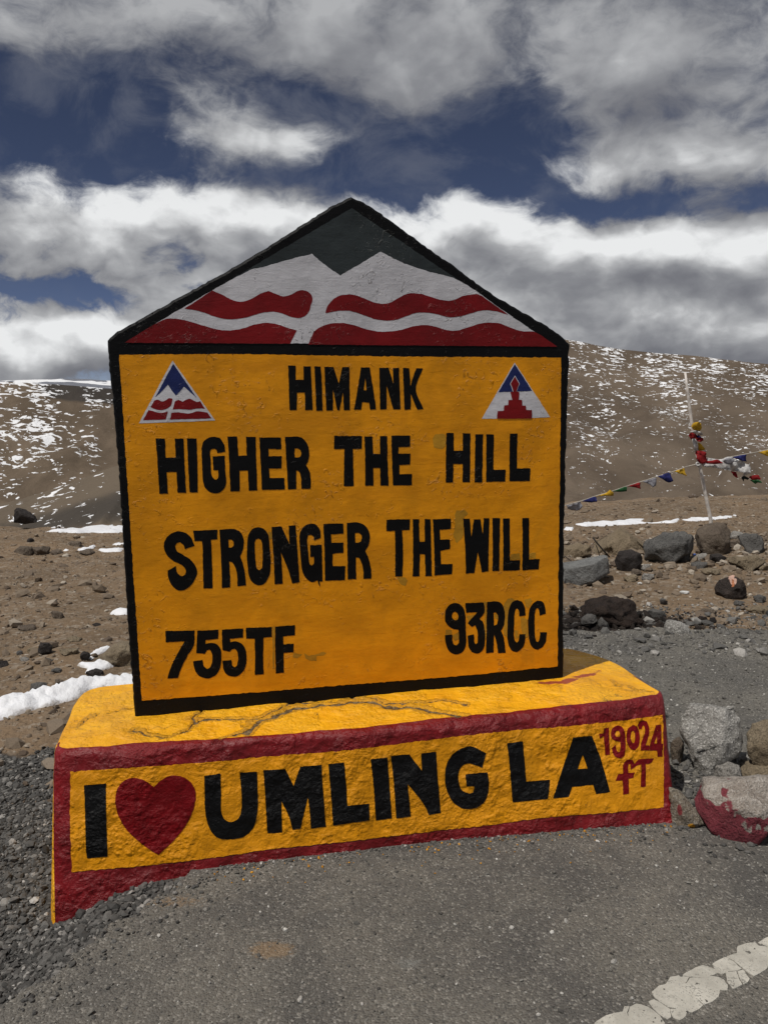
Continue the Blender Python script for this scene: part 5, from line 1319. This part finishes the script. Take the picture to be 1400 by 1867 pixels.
for k, p in enumerate(PIECES):
    lp = wobble(smooth_poly(np.asarray(p, float) / LF[2], 2.0, 12) + np.array(LF[:2]), .7, 300 + k)
    cen_ = lp.mean(0); lp = lp + (lp - cen_) / (np.linalg.norm(lp - cen_, axis=1)[:, None] + 1e-9) * 1.0
    P = np.array([zpix(a, b)[:2] for a, b in lp])
    v, f = fill([P]); n = len(P)
    z_ = road_z(v[:, 0], v[:, 1]) + .0018 + .00012 * k
    top = np.c_[v, z_]; bot = top[:n].copy(); bot[:, 2] -= .012
    fl = np.cross(top[f[:, 1]] - top[f[:, 0]], top[f[:, 2]] - top[f[:, 0]])[:, 2] < 0; f[fl] = f[fl][:, ::-1]
    nt = len(top)
    F = [tuple(q) for q in f] + [(i, nt + i, nt + (i + 1) % n, (i + 1) % n) for i in range(n)]
    mesh_obj('paint_piece', np.concatenate([top, bot]), F, M_line, line)

# the line goes on beyond the picture on both sides
la, lb = zpix(1150, 1852)[:2], zpix(1385, 1752)[:2]; ld = (lb - la) / np.linalg.norm(lb - la); ln_ = np.array([-ld[1], ld[0]])
r5 = np.random.default_rng(5); pos = -.62
span = np.linalg.norm(lb - la)
def line_quad(s0, s1, k):
    hw = .048
    q = np.array([la + ld * (s0 + r5.uniform(0, .02)) - ln_ * hw, la + ld * (s1 - r5.uniform(0, .012)) - ln_ * (hw + r5.uniform(-.01, .01)), la + ld * (s1 - r5.uniform(0, .012) + .02) + ln_ * hw, la + ld * (s0 + r5.uniform(0, .012) + .02) + ln_ * (hw + r5.uniform(-.01, .01))])
    P = smooth_poly(q, .012, 10); P = P + np.stack([n2(P[:, 0], P[:, 1], 30, 3, k), n2(P[:, 0], P[:, 1], 30, 3, k + 50)], 1) * .006
    v, f = fill([P]); n = len(P); top = np.c_[v, road_z(v[:, 0], v[:, 1]) + .0022]; bot = top[:n].copy(); bot[:, 2] -= .012
    fl = np.cross(top[f[:, 1]] - top[f[:, 0]], top[f[:, 2]] - top[f[:, 0]])[:, 2] < 0; f[fl] = f[fl][:, ::-1]
    nt = len(top)
    mesh_obj('paint_piece', np.concatenate([top, bot]), [tuple(q_) for q_ in f] + [(i, nt + i, nt + (i + 1) % n, (i + 1) % n) for i in range(n)], M_line, line)
s0 = -.30; k = 700
while s0 > -2.4:
    L_ = r5.uniform(.07, .2); line_quad(s0 - L_, s0 - .004, k); s0 -= L_; k += 1
s0 = span + .30
while s0 < span + 3.2:
    L_ = r5.uniform(.07, .2); line_quad(s0, s0 + L_ - .004, k); s0 += L_; k += 1

# ------------------------------------------------------------------ flag pole with tied cloths, and the string of flags
gp = on_ground(1300, 1016); YP = gp[1] + .55
def at_y(px, py, Y_=None):
    d = ray(px, py); return CAM + d * ((Y_ or YP) / d[1])
def tube(name, pts, radii, mat, parent=None, seg=10):
    pts = np.asarray(pts, float); V = []; n = len(pts)
    for i in range(n):
        t = pts[min(i + 1, n - 1)] - pts[max(i - 1, 0)]; t /= np.linalg.norm(t)
        a = np.cross(t, [0, 1, .01]); a /= np.linalg.norm(a); b = np.cross(t, a)
        for k in range(seg):
            th = 2 * math.pi * k / seg
            V.append(pts[i] + radii[i] * (math.cos(th) * a + math.sin(th) * b))
    F = [(i * seg + k, i * seg + (k + 1) % seg, (i + 1) * seg + (k + 1) % seg, (i + 1) * seg + k) for i in range(n - 1) for k in range(seg)]
    F += [tuple(range(seg))[::-1], tuple((n - 1) * seg + k for k in range(seg))]
    return mesh_obj(name, V, F, mat, parent, smooth=True)
def cloth(name, poly_px, mat, parent, frame=None, Y_=None, ripple=.02, thick=.004, seed=0, label=None, sp=.025):
    P = np.asarray(poly_px, float)
    if frame: P = P / frame[2] + np.array(frame[:2])
    lp = smooth_poly(P, .7, 50)
    W3 = np.array([at_y(a, b, Y_) for a, b in lp])
    v, f = fill([W3[:, [0, 2]]], sp)
    yy = (Y_ or YP) + ripple * n2(v[:, 0], v[:, 1], 14, 2, seed) + .4 * ripple * n2(v[:, 0], v[:, 1], 40, 2, seed + 1)
    A = np.stack([v[:, 0], yy, v[:, 1]], 1); Bk = A + np.array([0, thick, 0])
    fl = np.cross(A[f[:, 1]] - A[f[:, 0]], A[f[:, 2]] - A[f[:, 0]])[:, 1] > 0; f[fl] = f[fl][:, ::-1]
    n = len(lp); na = len(A)
    F = [tuple(q) for q in f] + [tuple(q[::-1] + na) for q in f] + [(i, (i + 1) % n, na + (i + 1) % n, na + i) for i in range(n)]
    o = mesh_obj(name, np.concatenate([A, Bk]), F, mat, parent, smooth=True)
    if label: o['label'] = label
    return o
def lump(name, px, py, rx, ry, mat, parent, seed, label=None):
    c = at_y(px, py); s = YP / FPX
    bm = bmesh.new(); bmesh.ops.create_icosphere(bm, subdivisions=4, radius=1)
    co = np.array([v.co for v in bm.verts]); F = [[v.index for v in q.verts] for q in bm.faces]; bm.free()
    co = co * (1 + .26 * fbm(co * 1.7 + seed, 3, seed) - .16 * np.abs(fbm(co * np.array([2, 2, 5]) + seed, 2, seed + 4)))[:, None] * np.array([rx * s, (rx + ry) / 2 * s, ry * s])
    # folds
    co *= (1 + .07 * np.sin(co[:, 2] / (ry * s) * 7 + seed))[:, None]
    o = mesh_obj(name, co + c, F, mat, parent, smooth=True)
    if label: o['label'] = label
    return o
foot_z = ground_z(np.array([at_y(1297, 960)[0]]), np.array([YP]))[0]
pb = at_y(1297, 955); pb[2] = foot_z - .1
pole = thing('flag_pole', (pb[0], YP, foot_z), 'thin leaning pale pole hung with coloured cloths among the rocks', 'pole')
pp = [at_y(1248.5, 679), at_y(1253, 715), at_y(1258, 755), at_y(1263, 790), at_y(1268, 820), at_y(1274, 845), at_y(1281, 880), at_y(1288, 915), at_y(1295, 948), pb]
s_ = YP / FPX
tube('shaft', pp, [1.9 * s_, 2.5 * s_, 2.9 * s_, 3.1 * s_, 3.1 * s_, 3.2 * s_, 3.2 * s_, 3.3 * s_, 3.4 * s_, 3.4 * s_], M_pole, pole)
K = (1220, 750, 7.7778)
lump('cloth_bundle', 1269, 777.5, 7, 7, C_yellow, pole, 3, 'yellow cloth bundle')
lump('cloth_wrap', 1266, 788.5, 9, 4, C_white, pole, 5, 'white cloth wrap')
lump('cloth_wrap', 1264, 795, 4.5, 4.5, C_red, pole, 6, 'red cloth wrap')
lump('cloth_wrap', 1272, 797, 4, 4, C_blue, pole, 7, 'blue cloth wrap')
lump('cloth_wrap', 1274, 800, 4.5, 3, C_red, pole, 8, 'hanging red cloth end')
tube('cloth_sleeve', [at_y(1264.5, 799), at_y(1267, 811), at_y(1269, 823)], [3.6 * s_, 3.9 * s_, 3.6 * s_], C_white, pole)
cloth('pennant', [(395, 440), (430, 455), (505, 530), (490, 548), (405, 560)], C_yellow, pole, K, seed=21)
cloth('pennant', [(480, 560), (530, 548), (500, 580)], C_white, pole, K, seed=22)
lump('cloth_wrap', 1275, 833.5, 7, 10, C_red, pole, 9, 'large red cloth wrap')
lump('knot', 1273, 846, 5.5, 5.5, C_white, pole, 10, 'white knot')
cloth('scarf', [(450, 725), (515, 655), (620, 672), (730, 682), (800, 655), (880, 648), (960, 690), (1040, 700), (1085, 745), (1140, 755), (1130, 850), (1090, 895), (1040, 925), (1050, 870), (1000, 860), (860, 840), (640, 800), (470, 780)], C_white, pole, K, ripple=.05, thick=.012, seed=23, label='long white scarf streaming to the right')
cloth('pennant', [(500, 705), (600, 700), (690, 685), (765, 738), (640, 750), (520, 740)], C_red, pole, K, YP - .055, seed=24)
cloth('pennant', [(745, 700), (800, 665), (880, 658), (905, 700), (890, 760), (800, 745)], C_grey, pole, K, YP - .055, seed=25)
cloth('pennant', [(365, 560), (430, 555), (492, 572), (520, 640), (532, 722), (440, 738), (372, 702)], C_red, pole, K, YP - .075, .045, seed=51)
cloth('pennant', [(300, 215), (330, 165), (395, 145), (445, 185), (460, 240), (420, 285), (340, 262)], C_yellow, pole, K, YP - .07, .05, seed=52)
cloth('pennant', [(298, 290), (350, 268), (420, 290), (472, 330), (440, 345), (360, 318)], C_white, pole, K, YP - .06, .04, seed=53)
cloth('pennant', [(280, 345), (310, 302), (380, 305), (385, 380), (312, 404)], C_red, pole, K, YP - .065, .04, seed=54)
cloth('pennant', [(388, 385), (450, 365), (492, 405), (440, 432), (392, 426)], C_red, pole, K, YP - .06, .04, seed=55)
cloth('pennant', [(860, 845), (950, 862), (968, 945), (940, 935)], C_red, pole, K, seed=26)
cloth('pennant', [(1015, 945), (1060, 910), (1140, 950), (1120, 975), (1070, 960), (1060, 998)], C_dark, pole, K, seed=27)
cloth('pennant', [(1135, 920), (1200, 905), (1262, 902), (1282, 962), (1180, 972), (1130, 945)], C_red, pole, K, YP - .02, seed=28)
cloth('pennant', [(1140, 975), (1200, 965), (1290, 985), (1312, 1018), (1250, 1012), (1215, 1030)], C_green, pole, K, seed=29)

bunt = thing('flag_string', (pb[0], YP, foot_z), 'string of small coloured triangular flags tied to the leaning pole', 'bunting')
rp = [(985, 938), (1031, 922), (1060, 914), (1086, 905), (1115, 896.5), (1143, 887), (1170, 878.5), (1198, 869.5), (1226, 861), (1250, 852), (1273, 846), (1300, 843.5), (1320, 838), (1335, 833), (1360, 828.5), (1382, 824.5), (1402, 820), (1470, 806)]
def stake(px):
    q = at_y(px, 1000); q[2] = ground_z(q[0:1], q[1:2])[0] - .02; return q
rope_pts = [stake(880)] + [at_y(a, b) + np.array([0, .02, 0]) for a, b in rp] + [at_y(1600, 835), stake(1790)]
tube('rope', rope_pts, [.9 * s_] * len(rope_pts), M_rope, bunt, 6)
def flag(pts, mat, seed): cloth('flag', pts, mat, bunt, None, YP, .02, .003, seed, sp=.02)
flag([(1033, 922), (1058, 914.5), (1062, 923), (1056, 930), (1044, 931), (1035, 928)], C_grey, 31)
flag([(1060, 914), (1083, 905.5), (1087, 907), (1087, 914.5), (1075, 916)], C_blue, 32)
flag([(1085, 905.5), (1104, 899), (1111, 892.5), (1119, 899), (1118, 904), (1100, 904)], C_yellow, 33)
flag([(1117, 896), (1140, 887.5), (1143, 889), (1142, 896), (1130, 897)], C_green, 34)
flag([(1144, 887), (1163, 880), (1167, 880), (1168, 892), (1158, 889)], C_red, 35)
flag([(1171, 878.5), (1194, 870.5), (1196, 872), (1195, 885), (1189, 888), (1183, 883)], C_grey, 36)
flag([(1199, 869), (1220, 861.5), (1223, 863), (1224, 870), (1227, 877), (1219, 880), (1208, 874)], C_blue, 37)
flag([(1227, 860.5), (1246, 854), (1248, 855), (1248, 862), (1251, 868), (1240, 864)], C_yellow, 38)
flag([(1334, 833.5), (1356, 829), (1359, 829), (1359, 838), (1361, 842), (1352, 840)], C_blue, 39)
flag([(1382, 824.5), (1404, 820), (1407, 821), (1407, 834), (1396, 831)], C_yellow, 40)

# ------------------------------------------------------------------ iron rods and litter
def rod(name, pts, r, label):
    g = on_ground(*pts[-1]); Yg = g[1]
    P = [at_y(a, b, Yg) for a, b in pts]
    o = tube(name, np.array(P), [r * Yg / FPX] * len(P), M_iron, None, 6)
    tag(o, label, 'iron rod', 'iron rods in the rubble')
rod('iron_rod', [(1080, 980), (1088, 990), (1098, 1002), (1111, 1016)], 1.5, 'thick black iron rod leaning over the grey slab')
rod('iron_rod', [(1086, 994), (1090, 1004), (1093, 1017)], .8, 'thin upright iron rod beside the thick leaning one')
rod('iron_rod', [(1028, 1013), (1050, 1030), (1072, 1048)], .9, 'thin iron rod slanting out from behind the sign')
def scrap(px, py, w, h, mat, label, seed, name='litter', cat='litter'):
    rock(name, (px, py, w, h), mat, label, .6, seed, cat=cat, cuts=2, noise=.03)
scrap(1166, 1066, 9, 5, M_litter, 'white scrap below the little pile of four stones', 401)
scrap(1237, 1072, 6, 5, M_litter, 'tiny white scrap on bare brown soil', 402)
scrap(1247, 1083, 20, 7, M_litter, 'larger white scrap on bare brown soil', 403)
scrap(1267, 1014, 10, 5, M_blue_plastic, 'blue plastic scrap under the brown boulder', 404)
scrap(1241, 1441, 8, 9, M_blue_plastic, 'blue plastic scrap in the gap beside the plinth', 405)
